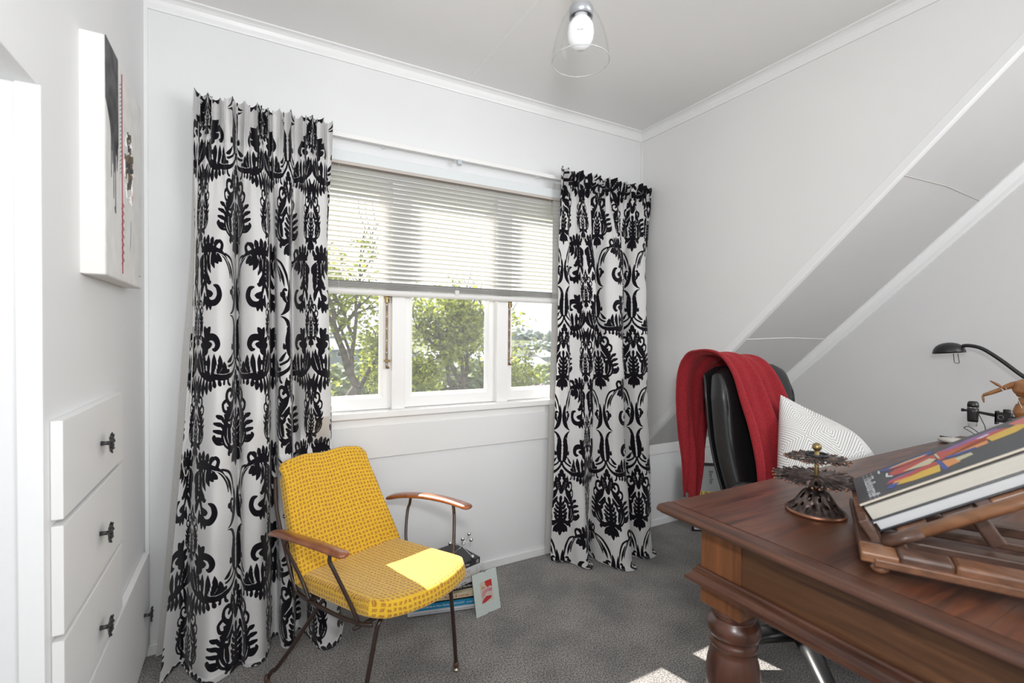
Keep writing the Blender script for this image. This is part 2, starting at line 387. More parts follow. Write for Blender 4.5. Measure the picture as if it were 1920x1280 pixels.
def frame_T(o, x, y):
    """matrix with origin o, x axis x, y axis y (both vectors), z = x cross y"""
    x = Vector(x).normalized(); z = x.cross(Vector(y)).normalized(); y = z.cross(x)
    return Matrix(((x.x, y.x, z.x, o[0]), (x.y, y.y, z.y, o[1]), (x.z, y.z, z.z, o[2]), (0, 0, 0, 1)))

# ------------------------------------------------------------------ room shell
W1, W2, HC, YB = 2.396, 3.14, 2.392, -4.3
K0, KS = .5, .98                      # sloping ceiling: z = K0 + KS*|y|
YS = -(HC-K0)/KS
bx_ = lambda n, b, m, **k: struct(bx(n, b, m, **k))
bm = bmesh.new(); box(bm, -.7, W2+.1, YB-.1, .12, -.06, 0); o = fin('floor', bm, M['carpet']); struct(o, 'grey cut-pile carpet over the whole room')
OX0, OX1, OZ0, OZ1 = .38, 2.005, .79, 1.935    # window opening
bm = bmesh.new()
box(bm, -.02, OX0, 0, .12, 0, HC); box(bm, OX1, W1+.03, 0, .12, .3, HC); box(bm, OX1, W2+.1, 0, .12, 0, K0+.02)
box(bm, OX0, OX1, 0, .12, 0, OZ0); box(bm, OX0, OX1, 0, .12, OZ1, HC)
struct(fin('wall_window', bm, M['wall']), 'white painted wall around the window')
bm = bmesh.new(); AY, AZ = -.992, 1.622
box(bm, -.12, 0, AY, .02, 0, HC); box(bm, -.75, 0, YB, AY, AZ, HC); box(bm, -.75, -.12, AY, AY+.06, 0, AZ); box(bm, -.81, -.75, YB, AY+.06, 0, HC)
struct(fin('wall_left', bm, M['wall']), 'white left wall with an open recess nearest the camera')
bm = bmesh.new(); prism(bm, [(0, K0-.01), (0, HC), (YS, HC)], 0, W1, W1+.03)
struct(fin('wall_cheek', bm, M['cheek']), 'triangular white side wall of the dormer')
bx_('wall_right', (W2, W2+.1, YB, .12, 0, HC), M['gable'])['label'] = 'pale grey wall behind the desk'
bx_('wall_back', (-.8, W2+.1, YB-.1, YB, 0, HC), M['wall'])
bx_('ceiling', (-.75, W2+.1, YB-.1, .12, HC, HC+.08), M['ceil'])
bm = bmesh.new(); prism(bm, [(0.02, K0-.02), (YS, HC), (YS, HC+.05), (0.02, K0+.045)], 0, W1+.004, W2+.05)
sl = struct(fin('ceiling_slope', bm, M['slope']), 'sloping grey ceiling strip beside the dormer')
def slope_pt(x, y, off=0): return Vector((x, y-off*.7, K0+KS*(-y)-off*.714))
for i, (y, mm) in enumerate(((-1.312, M['seam']), (-.69, M['trim']))):
    bm = bmesh.new(); tube(bm, [slope_pt(W1+.03, y+.004, .0008), slope_pt(2.75, y-.006, .001), slope_pt(W2-.04, y, .0008)], .0016, 6); fin('panel_joint', bm, mm, sl)
# coves and beads
def cove(name, pts_fn, m=M['trim'], n=6):
    """pts_fn(k)-> two end points for profile vertex k"""
    bm = bmesh.new(); A = []
    for a, b in pts_fn: A.append((bm.verts.new(a), bm.verts.new(b)))
    for i in range(len(A)):
        j = (i+1) % len(A); bm.faces.new([A[i][0], A[i][1], A[j][1], A[j][0]])
    bm.faces.new([a for a, b in A]); bm.faces.new([b for a, b in A][::-1])
    return struct(fin(name, bm, m))
CH, CP = .050, .040
prof = [(0, -CH), (.007, -CH), (.009, -CH+.006)] + [(.009+(CP-.014)*(1-math.cos(a)), -CH+.006+(CH-.012)*math.sin(a)) for a in (PI/8, PI/4, 3*PI/8, PI/2)] + [(CP, -.006), (CP, 0), (0, 0)]
cove('trim_1', [(Vector((0, -d, HC+h)), Vector((W1-d, -d, HC+h))) for d, h in prof])
cove('trim_2', [(Vector((W1-d, -d, HC+h)), Vector((W1-d, YS-.1, HC+h))) for d, h in prof])
# cove between slope and right wall
def spt(x, y, h): return Vector((x, y+h*.7*-1, K0+KS*(-y)+h*.714))
cove('trim_3', [(Vector((W2-d, .0-(-h)*.7, K0+h*.714)), Vector((W2-d, YS-(-h)*.7, HC+h*.714))) for d, h in prof])
# bead along the bottom edge of the cheek
bm = bmesh.new(); q = .034
prism(bm, [(0, K0-.012), (YS, HC-.012), (YS, HC-.012+q*1.4), (0, K0-.012+q*1.4)], 0, W1-.009, W1+.004); struct(fin('trim_4', bm, M['trim'], bevel=.003))
bx_('trim_5', (0, .011, -.011, 0, 0, HC-CH), M['trim'])
bx_('trim_6', (W1-.01, W1, -.01, 0, K0, HC-CH), M['cheek'])
bx_('trim_7', (1.237, 1.243, -1.9, -CP, HC-.0015, HC), M['trim'])      # ceiling sheet joint
bx_('trim_8', (W1, W2, -.012, 0, .448, .517), M['board'], bevel=.002)                 # knee wall rail
bx_('trim_9', (OX0-.06, OX1+.05, -.014, 0, .630, .772), M['board'], bevel=.002)       # apron under the window
bx_('trim_10', (-.03, 0.004, AY-.006, AY, 0, AZ), M['trim'])
for nm, b in (('baseboard_window', (0, W2, -.014, 0, 0, .042)), ('baseboard_left', (-.0, .002, -.99, -.97, 0, .05)), ('baseboard_right', (W2-.014, W2, YB, 0, 0, .06))):
    bx_(nm, b, M['trim'], bevel=.004)

# ------------------------------------------------------------------ window
win = thing('window_1', 'white timber window of three casements above a sill', 'window'); del win['category']; win['kind'] = 'structure'
bx('window_sill', (OX0-.05, OX1+.04, -.036, .12, .812, .840), M['frame'], win, bevel=.003)
bm = bmesh.new()
box(bm, OX0, OX0+.04, 0.0, .11, .84, OZ1); box(bm, OX1-.04, OX1, 0.0, .11, .84, OZ1); box(bm, OX0, OX1, 0.0, .11, 1.875, OZ1)
fin('window_frame', bm, M['frame'], win)
bx('sill_backing', (OX0-.01, OX1+.01, -.004, .11, .772, .812), M['frame'], win)
MUL = ((.897, .957), (1.432, 1.494))
for a, b in MUL: bx('mullion', (a, b, .0, .10, .84, 1.875), M['frame'], win, bevel=.002)
bays = ((.42, .897), (.957, 1.432), (1.494, 1.965))
for a, b in bays:
    Z0, Z1 = .842, 1.873
    bm = bmesh.new(); w = .034
    box(bm, a, a+w, .03, .075, Z0, Z1); box(bm, b-w, b, .03, .075, Z0, Z1); box(bm, a+w, b-w, .03, .075, Z0, Z0+.05); box(bm, a+w, b-w, .03, .075, Z1-.05, Z1)
    # glazing bevels
    g = .014
    i0, i1, j0, j1 = a+w, b-w, Z0+.05, Z1-.05
    for (p0, p1, q0, q1) in (((i0, j0), (i1, j0), (i0+g, j0+g), (i1-g, j0+g)), ((i0, j1), (i1, j1), (i0+g, j1-g), (i1-g, j1-g)),
                             ((i0, j0), (i0, j1), (i0+g, j0+g), (i0+g, j1-g)), ((i1, j0), (i1, j1), (i1-g, j0+g), (i1-g, j1-g))):
        v = [bm.verts.new((x, y, z)) for (x, z), y in ((p0, .036), (p1, .036), (q1, .050), (q0, .050))]
        v2 = [bm.verts.new((x, y, z)) for (x, z), y in ((p0, .055), (p1, .055), (q1, .055), (q0, .055))]
        bm.faces.new(v); bm.faces.new(v2)
        for k in range(4): bm.faces.new([v[k], v[(k+1) % 4], v2[(k+1) % 4], v2[k]])
    cs = fin('casement', bm, M['frame'], win)
    bx('pane', (i0+g-.004, i1-g+.004, .0515, .0545, j0+g-.004, j1-g+.004), M['pane'], cs)
def stay(x, z0, z1):
    y = .014
    t = thing('casement_stay', None, None)
    bm = bmesh.new(); n = 6; w = .0052
    # pierced bar: cells with holes
    zs = np.linspace(z0, z1, n); h = .0035
    prev = z0-.02
    for zc in list(zs)+[z1+.02]:
        e = zc-h if zc <= z1 else zc
        box(bm, x-w, x+w, y-.002, y+.002, prev, e)
        if zc <= z1:
            box(bm, x-w, x-.0028, y-.002, y+.002, zc-h, zc+h); box(bm, x+.0028, x+w, y-.002, y+.002, zc-h, zc+h)
        prev = zc+h
    fin('stay_bar', bm, M['brown_brass'], t)
    bm = bmesh.new(); zt = z1+.03
    box(bm, x-.014, x+.012, y-.006, y-.001, zt-.004, zt+.004); box(bm, x-.014, x+.012, y-.006, y-.001, zt+.022, zt+.028)
    box(bm, x-.006, x+.004, y-.009, y+.016, zt-.022, zt+.04); box(bm, x+.008, x+.012, y-.008, y+.016, zt-.02, zt+.034); box(bm, x-.014, x-.011, y-.006, y, zt, zt+.026)
    fin('stay_hinge', bm, M['brass'], t, bevel=.001)
    bm = bmesh.new(); box(bm, x-.010, x+.016, y-.007, y+.016, z0+.012, z0+.020); fin('stay_catch', bm, M['brass'], t, bevel=.001)
    bm = bmesh.new(); sphere(bm, (x+.005, y-.008, z0-.015), .0055, 10, 8); fin('stay_knob', bm, M['brown_brass'], t, smooth=True)
    return t
s1 = stay(.876, 1.045, 1.315); tag(s1, 'brown brass pierced casement stay on the left mullion', 'window stay')
s2 = stay(1.508, 1.045, 1.315); tag(s2, 'dark brass casement stay seen edge-on by the right mullion', 'window stay')

# ------------------------------------------------------------------ venetian blind
bl = thing('venetian_blind', 'cream venetian blind lowered halfway over the window', 'blind')
BX0, BX1 = .40, 1.985
bx('headrail', (BX0, BX1, -.045, -.002, 1.908, 1.952), M['headrail'], bl, bevel=.002)
bx('headrail_lip', (BX0+.003, BX1-.003, -.043, -.006, 1.896, 1.908), M['seam'], bl)
bm = bmesh.new(); tl = .30; Wd = .0125
row = []
for k in range(5):
    a = -1+2*k/4; row.append((a*Wd*math.cos(tl), -a*Wd*math.sin(tl)+.0016*(1-a*a)))
vv = [[bm.verts.new((x, -.022+py, pz)) for py, pz in row] for x in (BX0+.004, BX1-.004)]
for k in range(4): bm.faces.new([vv[0][k], vv[0][k+1], vv[1][k+1], vv[1][k]])
o = fin('slat', bm, M['blind'], bl, smooth=True); slat_me = o.data
zz = 1.884; o.location.z = zz
while zz > 1.415:
    zz -= .0208; o = bpy.data.objects.new('slat', slat_me); COL.objects.link(o); o.parent = bl; o.location.z = zz
for k in range(9):
    bx('stacked_slat', (BX0+.004, BX1-.004, -.036, -.010, 1.380+k*.0027, 1.3808+k*.0027), M['blind'], bl)
bm = bmesh.new(); tube(bm, [(BX0, -.023, 1.3645), (BX1, -.023, 1.3645)], .0155, 14, flat_ratio=.9); fin('bottom_rail', bm, M['rail_white'], bl)
for x in (.66, 1.195, 1.72):
    for dy in (-.035, -.009):
        bm = bmesh.new(); tube(bm, [(x, dy, 1.37), (x, dy, 1.90)], .0006, 5); fin('ladder_cord', bm, M['cord'], bl)
bx('cord_guide', (1.185, 1.207, -.040, -.006, 1.366, 1.392), M['cord'], bl, bevel=.002)
# curtain track
tr = thing('curtain_track', 'white curtain track above the window', 'curtain track')
bx('track_rail', (.15, 2.38, -.062, -.046, 2.000, 2.020), M['frame'], tr, bevel=.002)
for x in (.2, .85, 1.193, 1.65, 2.33): bx('track_bracket', (x-.008, x+.008, -.046, 0, 2.003, 2.017), M['frame'], tr)
bx('end_catch', (1.183, 1.205, -.068, -.05, 1.979, 2.002), mat('clear_plastic', (.55, .62, .66), .2), tr, bevel=.004)

bm = bmesh.new(); tube(bm, catmull([(.170, -.075, 2.0), (.166, -.14, 1.6), (.160, -.205, 1.1), (.150, -.225, .86), (.138, -.228, .80), (.134, -.226, .74), (.142, -.226, .70), (.150, -.228, .72)], 6), .0011, 6); fin('pull_cord', bm, M['cord'], tr, smooth=True)
# ------------------------------------------------------------------ damask motif as a distance field (millimetres)
HU, VV, RES = 260.0, 760.0, 1.6
strokes = []; veins = []
def cm2(pts, n=6):
    P = [np.array(p, float) for p in pts]; out = []
    for i in range(len(P)-1):
        p0, p1, p2, p3 = P[max(i-1, 0)], P[i], P[i+1], P[min(i+2, len(P)-1)]
        for k in range(n):
            t = k/n; out.append(.5*((2*p1)+(p2-p0)*t+(2*p0-5*p1+4*p2-p3)*t*t+(3*p1-p0-3*p2+p3)*t**3))
    out.append(P[-1]); return out
def st(pts, rr, n=5, white=False):
    q = cm2([(*p, r) for p, r in zip(pts, rr)], n)
    k = .95 if white else 1.2
    (veins if white else strokes).append([(a[0], a[1], max(.2, a[2]*k)) for a in q])
def leaf(x0, y0, x1, y1, w, bend=0.0, white=False):
    dx, dy = x1-x0, y1-y0; mx, my = x0+dx*.5-dy*bend, y0+dy*.5+dx*bend; tx, ty = x0+dx*.72-dy*bend*.8, y0+dy*.72+dx*bend*.8
    st([(x0, y0), (mx, my), (tx, ty), (x1, y1)], [w*.45, w*1.1, w*.98, .4], 4, white)
def palmette(cx, base, s, sy):
    g = lambda pts: [(cx+x*s, base+y*sy) for x, y in pts]
    def S(pts, rr, white=False): st(g(pts), [r*min(s, sy) for r in rr], 5, white)
    S([(0, 66), (0, 42), (0, 22), (0, 4)], [9, 12, 9, 1]); S([(8, 60), (28, 46), (40, 28)], [9, 11, 3]); S([(14, 56), (22, 34), (20, 24)], [6, 8, 2])
    S([(0, 72), (30, 73), (56, 68)], [13, 12, 8]); S([(50, 80), (62, 62), (58, 54)], [7, 6, 3])
    S([(0, 75), (0, 130), (0, 190)], [12, 9, 6]); S([(0, 190), (0, 204), (0, 216)], [6, 8, 1])
    for y0, w in ((86, 33), (106, 37), (126, 35), (146, 29), (165, 21)):
        S([(3, y0), (w*.6, y0+6), (w, y0+20)], [3, 6.5, 4])
    S([(58, 84), (72, 112), (78, 142), (72, 172)], [5, 10, 13, 14]); S([(50, 96), (56, 116), (58, 140)], [3, 7, 5])
    S([(66, 150), (50, 160), (44, 172)], [9, 8, 3]); S([(72, 178), (60, 206), (44, 228), (30, 246)], [14, 16, 13, 6])
    S([(80, 190), (90, 200)], [8, 2]); S([(66, 214), (76, 226)], [8, 2]); S([(44, 180), (30, 196), (24, 210)], [9, 8, 3])
    S([(54, 72), (84, 92), (98, 122), (96, 150)], [3, 4, 4.5, 2])
    S([(86, 150), (99, 158), (107, 170)], [5, 5, 2]); S([(84, 168), (98, 184), (103, 198)], [5, 5, 2])
    S([(40, 232), (62, 236), (78, 256), (74, 280), (54, 286), (44, 272), (52, 262)], [8, 7, 6.5, 6, 6, 6.5, 6])
    S([(74, 206), (92, 214), (98, 236), (88, 246)], [5, 5, 5, 6])
    S([(4, 240), (10, 262), (20, 296), (30, 312)], [8, 9, 8, 2]); S([(26, 250), (38, 290), (34, 322)], [5, 6, 2])
    S([(0, 236), (0, 262), (5, 286)], [9, 9, 3]); S([(0, 322), (0, 338), (0, 356)], [5, 12, 1]); S([(9, 306), (16, 322), (20, 334)], [5, 7, 1])
    S([(58, 166), (66, 170)], [3.5, 3.5], True); S([(10, 250), (22, 290)], [1.0, 1.0], True)
    S([(20, 70), (36, 60), (46, 44)], [1.4, 1.6, 1.0], True); S([(0, 58), (-1, 60)], [.5, .5], True)
    S([(62, 96), (72, 120), (72, 150)], [1.3, 1.8, 1.0], True); S([(36, 210), (52, 190), (64, 180)], [1.2, 2.2, 1.0], True)
    S([(3, 300), (1, 282), (0, 270)], [3.5, 3.0, 1.0], True)
palmette(0, 203, 1.0, 1.0)
# horns above the star
st([(66, 0), (44, 10), (24, 34), (15, 72), (14, 108), (18, 138)], [.5, 5, 11, 11, 7, 1])
st([(26, 50), (40, 66), (46, 86), (40, 98), (32, 96)], [6, 9, 7, 5, 4]); leaf(40, 70, 60, 90, 6, -.2)
st([(28, 52), (36, 74), (32, 80), (40, 92)], [1.2, 1.6, 1.2, 1.2], white=True)
st([(24, 108), (32, 152), (58, 196), (96, 214)], [1, 4.5, 4.5, 3]); st([(40, 108), (52, 146), (76, 180), (92, 190)], [1, 6.5, 6, 2])
st([(62, 128), (76, 172), (112, 214), (160, 226), (200, 220)], [2, 5, 7, 9, 4]); st([(58, 134), (70, 168), (100, 203), (140, 217)], [1, 1.6, 1.6, 1.2], white=True)
# frond hanging from the arch, with its hook
st([(196, 226), (214, 190), (212, 140), (196, 92), (186, 60)], [8, 9, 7, 6, 3])
for a in ((160, 222, 146, 158, 8), (176, 220, 168, 140, 8), (192, 214, 188, 128, 8), (206, 200, 204, 120, 7), (216, 196, 236, 140, 7), (222, 204, 250, 160, 7)): leaf(*a, .12)
for a in ((176, 208, 172, 156), (196, 204, 192, 146), (214, 196, 216, 130)): st([(a[0], a[1]), (a[2], a[3])], [1.6, 1.0], 2, True)
st([(192, 70), (172, 40), (140, 40), (122, 64), (130, 92), (150, 100)], [4, 8, 10, 10, 8, 3]); leaf(196, 84, 152, 70, 9, .15)
for a in ((184, 52, 166, 10, 7), (196, 56, 190, 8, 7), (206, 70, 214, 22, 7)): leaf(*a, -.1)
for a in ((150, 230, 132, 262, 7), (166, 232, 158, 272, 8), (186, 232, 186, 280, 8), (204, 230, 214, 274, 8), (220, 222, 240, 256, 7)): leaf(*a, -.08)
st([(120, 220), (112, 244), (124, 258), (134, 250)], [6, 6, 5, 4])
for a in ((210, 150, 234, 96, 8), (204, 118, 232, 54, 8), (200, 150, 172, 112, 8), (194, 112, 164, 112, 6), (212, 176, 240, 122, 7), (150, 218, 128, 176, 8), (134, 214, 112, 184, 7)): leaf(*a, .1)
st([(150, 226), (186, 236), (226, 222)], [7, 11, 8])
# butterfly below the star
st([(66, -4), (42, -10), (24, -30), (18, -62), (22, -96), (18, -140), (10, -158)], [.5, 4, 8, 12, 14, 11, 5])
st([(26, -110), (44, -122), (46, -108)], [7, 6, 3]); st([(22, -34), (34, -50), (32, -60)], [.8, 1.5, .8], white=True)
st([(12, -150), (30, -172), (64, -186), (74, -184)], [4, 4, 4, 1]); st([(36, -140), (58, -164), (78, -172)], [2, 7, 1])
st([(3, -160), (10, -186), (40, -212), (86, -226), (140, -222), (190, -206)], [3, 5, 6, 8, 8, 5]); st([(16, -178), (46, -202), (90, -215), (140, -210)], [1, 1.4, 1.4, 1], white=True)
for y in (-66, -86, -106, -126): st([(0, y), (3.6, y)], [3.6, 3.4], 2, True)
st([(0, -140), (3, -158)], [2.6, 1.0], 2, True)
st([(72, -228), (70, -246), (60, -254)], [4, 5, 4]); st([(92, -232), (94, -248)], [4, 5])
# rising frond with hook
st([(196, -206), (208, -160), (200, -110), (172, -84), (140, -86), (126, -108), (136, -126), (150, -126)], [6, 7, 8, 10, 11, 10, 7, 3])
leaf(196, -130, 152, -108, 9, -.12); leaf(186, -92, 164, -46, 9, -.1); leaf(196, -96, 204, -44, 9, .1); leaf(206, -120, 226, -80, 7, .15)
for x0, y0, x1, y1, w, b in ((120, -222, 96, -168, 9, .25), (136, -224, 116, -144, 9, .12), (152, -224, 142, -140, 9, .05), (172, -220, 172, -142, 8, 0), (192, -216, 202, -136, 9, -.05), (206, -216, 228, -124, 9, -.1), (214, -216, 246, -130, 9, -.12), (222, -214, 258, -160, 8, -.1), (104, -226, 84, -190, 7, .3)):
    leaf(x0, y0, x1, y1, w, b)
for a in ((132, -212, 122, -168), (160, -214, 158, -164), (198, -208, 212, -150), (216, -206, 240, -150)): st([(a[0], a[1]), (a[2], a[3])], [1.8, 1.0], 2, True)
for a in ((140, -232, 132, -262, 7), (158, -232, 154, -276, 8), (178, -232, 178, -288, 8), (198, -230, 204, -298, 8), (218, -228, 230, -300, 8), (236, -224, 252, -284, 8), (118, -232, 108, -256, 6)): leaf(*a, .08)
for a in ((206, -150, 178, -118, 7), (204, -128, 226, -108, 7), (208, -176, 176, -168, 6), (90, -222, 66, -196, 7)): leaf(*a, .1)
st([(112, -216), (160, -226), (216, -214)], [6, 12, 8])
# narrow column at the half repeat, two per vertical repeat
palmette(HU, 236, .64, .80); palmette(HU, -128, .46, .60)
for y, w in ((318, 1.0), (344, 1.15), (370, 1.1), (396, .8)): st([(96, y-6), (112, y), (96+34*w, y+5)], [4, 7, 4])
st([(96, 300), (118, 306), (136, 322), (132, 330)], [3, 6, 5, 5])
for k in range(5): st([(HU-50+k*1.5, 142+k*15), (HU-49.5+k*1.5, 142.5+k*15)], [2.2, 2.2], 1, True)
gx = np.arange(0, HU+RES, RES); gy = np.arange(0, VV, RES)
GX, GY = np.meshgrid(gx, gy)
def field(lst):
    D = np.full(GX.shape, 60.0)
    for s_ in lst:
        for (x0, y0, r0), (x1, y1, r1) in zip(s_[:-1], s_[1:]):
            for sh in (-VV, 0, VV, 2*VV):
                ya, yb = min(y0, y1)+sh-26, max(y0, y1)+sh+26
                if yb < 0 or ya > VV: continue
                for mxs in (1, -1):
                    if mxs < 0 and min(x0, x1) > 26: continue
                    for off in ((0,) if max(x0, x1) < HU-26 or mxs < 0 else (0, 1)):
                        X0, X1 = x0*mxs, x1*mxs
                        if off: X0, X1 = 2*HU-x0, 2*HU-x1
                        i0, i1 = max(0, int((min(X0, X1)-26)/RES)), min(len(gx), int((max(X0, X1)+26)/RES)+1)
                        j0, j1 = max(0, int(ya/RES)), min(len(gy), int(yb/RES)+1)
                        if i1 <= i0 or j1 <= j0: continue
                        px = GX[j0:j1, i0:i1]-X0; py = GY[j0:j1, i0:i1]-(y0+sh)
                        dx, dy = X1-X0, y1-y0; q = dx*dx+dy*dy+1e-9
                        t = np.clip((px*dx+py*dy)/q, 0, 1)
                        d = np.hypot(px-dx*t, py-dy*t)-(r0+(r1-r0)*t)
                        D[j0:j1, i0:i1] = np.minimum(D[j0:j1, i0:i1], d)
    return D
SDF = field(strokes); SDF = np.maximum(SDF, -field(veins)); SDF = np.clip(SDF, -12, 12)
def motif(u, v):
    """sample at u, v in metres"""
    a = np.mod(u*1000, 2*HU); a = np.where(a > HU, 2*HU-a, a)/RES; b = np.mod(v*1000, VV)/RES
    i = np.clip(a.astype(int), 0, len(gx)-2); fa = a-i; j = b.astype(int) % len(gy); fb = b-np.floor(b); j2 = (j+1) % len(gy)
    return (SDF[j, i]*(1-fa)*(1-fb)+SDF[j, i+1]*fa*(1-fb)+SDF[j2, i]*(1-fa)*fb+SDF[j2, i+1]*fa*fb)

# ------------------------------------------------------------------ curtains
def poly_spline(P, n):
    P = np.array(P, float); d = np.r_[0, np.cumsum(np.hypot(*np.diff(P[:, :2], axis=0).T))] if P.shape[1] == 2 else None
    return P
def cr_eval(P, tt):
    P = np.array(P, float); K = len(P)-1; x = np.clip(tt, 0, 1)*K; i = np.clip(x.astype(int), 0, K-1); f = (x-i)[:, None]
    p0 = P[np.maximum(i-1, 0)]; p1 = P[i]; p2 = P[i+1]; p3 = P[np.minimum(i+2, K)]
    return .5*((2*p1)+(p2-p0)*f+(2*p0-5*p1+4*p2-p3)*f*f+(3*p1-p0-3*p2+p3)*f**3)
def make_curtain(name, label, top_z, x0, x1, mid, hem, u_scale, u_off, v_off, NX, NZ, gath, top_y=-.090, side_lining=None, seed=3, clear=False):
    t = thing(name, label, 'curtain', group=None)
    # resample parameter so hem arc length is even
    fine = np.linspace(0, 1, 2000); H = cr_eval(hem, fine); Mi = cr_eval(mid, fine)
    dl = .5*np.hypot(*np.diff(H, axis=0).T)+.5*np.hypot(*np.diff(Mi, axis=0).T)*1.25
    al = np.r_[0, np.cumsum(dl)]; LEN = al[-1]
    S = np.interp(np.linspace(0, LEN, NX), al, fine); U = np.linspace(0, LEN, NX)*u_scale+u_off
    H = cr_eval(hem, S); Mi = cr_eval(mid, S)
    s01 = np.linspace(0, 1, NX)
    L_ = top_z+.03
    Tv = np.linspace(0, L_, NZ)
    rng = np.random.default_rng(seed)
    ph = np.cumsum(.6+.8*rng.random(400)); ph = ph/ph[-1]
    gphase = np.interp(s01, np.linspace(0, 1, 400), ph)*2*PI*gath
    Tp = np.stack([x0+(x1-x0)*s01 + .004*np.sin(gphase*.5), np.full(NX, top_y)], 1)
    midc = Mi[:, 1].mean()
    pos = np.zeros((NZ, NX, 3))
    for k, tv in enumerate(Tv):
        z = top_z-tv
        a = np.clip(tv/.62, 0, 1); a = a*a*(3-2*a)            # heading -> folds
        b = np.clip((tv-.55)/(L_-.55), 0, 1); b = b**1.35
        base = Tp*(1-a)+Mi*a; base = base*(1-b)+H*b
        g = math.exp(-max(0, tv-.075)/.11)
        gy_ = np.sin(gphase)*(.013*g)+np.sin(gphase*.37+1)*.012*math.exp(-tv/.35)
        head = -.006*math.exp(-((tv-.02)/.02)**2)
        yy = base[:, 1]-gy_+head; xx = base[:, 0]+np.cos(gphase)*.004*g
        yy = yy-.004*np.sin(tv*9+s01*7)-.0025*np.sin(tv*31+s01*23)
        zz_ = z+(.006*np.sin(gphase*.5+.7)+.005*np.sin(gphase*.21))*math.exp(-tv/.05)
        zc = np.maximum(zz_, .004+.002*np.sin(s01*40))
        over = np.maximum(0, .004-zz_); yy = yy-over*.8
        pos[k, :, 0] = xx; pos[k, :, 1] = yy; pos[k, :, 2] = zc
    if clear:      # the cloth is pressed back by the chair standing against it
        X, Y, Z = pos[:, :, 0], pos[:, :, 1], pos[:, :, 2]
        fx_, fy_ = math.sin(math.radians(21.5)), -math.cos(math.radians(21.5))
        q = np.clip((Z-.30)/.42, 0, 1.0); bb_ = -.425-.215*q**1.1-.055
        a_ = (X-.812)*(-fy_)+(Y+.742)*fx_
        wgt = np.clip((Z-.22)/.12, 0, 1)*np.clip((.86-Z)/.12, 0, 1)*np.clip((a_+.27)/.05, 0, 1)
        Yc = -.742+(bb_-(X-.812)*fx_)/fy_
        pos[:, :, 1] = Y+wgt*np.maximum(0, Yc-Y)
    pos[:, :, 1] = np.minimum(pos[:, :, 1], -.020+.004*np.sin(pos[:, :, 0]*60))
    V = pos.reshape(-1, 3)
    ii = np.arange(NX-1); jj = np.arange(NZ-1); I, J = np.meshgrid(ii, jj); a = (J*NX+I).ravel()
    Fc = np.stack([a, a+1, a+1+NX, a+NX], 1)
    me = bpy.data.meshes.new('drape'); me.vertices.add(len(V)); me.vertices.foreach_set('co', V.ravel())
    me.loops.add(Fc.size); me.loops.foreach_set('vertex_index', Fc.ravel().astype(np.int32))
    me.polygons.add(len(Fc)); me.polygons.foreach_set('loop_start', np.arange(0, Fc.size, 4, dtype=np.int32)); me.polygons.foreach_set('loop_total', np.full(len(Fc), 4, dtype=np.int32))
    me.polygons.foreach_set('use_smooth', np.ones(len(Fc), bool)); me.update(calc_edges=True)
    UU = np.tile(U, NZ); VVv = np.repeat(top_z-Tv+v_off, NX)
    at = me.attributes.new('motif', 'FLOAT', 'POINT'); at.data.foreach_set('value', motif(UU, VVv).astype(np.float32))
    uv = me.uv_layers.new(name='UVMap'); uvd = np.stack([UU, VVv], 1)[Fc.ravel()]; uv.data.foreach_set('uv', uvd.ravel().astype(np.float32))
    link('drape', me, M['damask'], t)
    # lining behind, a plainer sheet a little narrower in depth
    bm = bmesh.new(); cols = []
    for s_ in np.linspace(0, 1, 40):
        k = int(s_*(NX-1)); c = []
        for q in np.linspace(0.03, .985, 24):
            r = int(q*(NZ-1)); p = pos[r, k]; mixy = -.018+(p[1]+.018)*.16
            x = p[0]+(side_lining[0]*(1-s_)+side_lining[1]*s_)*min(1, q*2.2)
            c.append(bm.verts.new((x, mixy, max(p[2], .012))))
        cols.append(c)
    for i in range(39):
        for j in range(23): bm.faces.new([cols[i][j], cols[i+1][j], cols[i+1][j+1], cols[i][j+1]]).smooth = True
    fin('lining', bm, M['lining'], t)
    return t
midL = [(.158, -.085), (.168, -.118), (.186, -.150), (.235, -.175), (.272, -.150), (.290, -.085), (.305, -.140), (.350, -.180), (.392, -.165), (.398, -.095), (.415, -.085), (.425, -.140), (.462, -.158), (.478, -.080), (.500, -.120), (.550, -.175), (.598, -.150), (.606, -.095)]
hemL = [(.062, -.205), (.112, -.100), (.150, -.175), (.205, -.262), (.262, -.235), (.300, -.190), (.325, -.225), (.372, -.222), (.398, -.150), (.405, -.095), (.428, -.080), (.440, -.165), (.478, -.185), (.495, -.080), (.520, -.110), (.562, -.245), (.628, -.235), (.665, -.130)]
make_curtain('damask_curtain', 'white curtain with black damask, left of the window behind the yellow chair', 2.040, .152, .622, midL, hemL, 1.12, .13, -.49, 380, 700, 24, side_lining=(-.030, .0), clear=True)
midR = [(1.742, -.085), (1.775, -.120), (1.800, -.105), (1.815, -.075), (1.850, -.100), (1.880, -.150), (1.925, -.165), (1.950, -.090), (1.975, -.085), (2.000, -.160), (2.070, -.185), (2.125, -.160), (2.140, -.085), (2.165, -.090), (2.200, -.165), (2.262, -.185), (2.300, -.140), (2.365, -.080)]
hemR = [(1.715, -.085), (1.775, -.120), (1.800, -.150), (1.812, -.205), (1.850, -.230), (1.905, -.160), (1.925, -.130), (1.930, -.200), (1.960, -.300), (2.010, -.345), (2.062, -.325), (2.085, -.200), (2.110, -.150), (2.130, -.230), (2.180, -.290), (2.245, -.280), (2.290, -.220), (2.300, -.120)]
make_curtain('damask_curtain', 'white curtain with black damask, right of the window by the sloping ceiling', 2.048, 1.737, 2.382, midR, hemR, 1.12, .47, .075, 380, 660, 28, side_lining=(0, .0), seed=9)

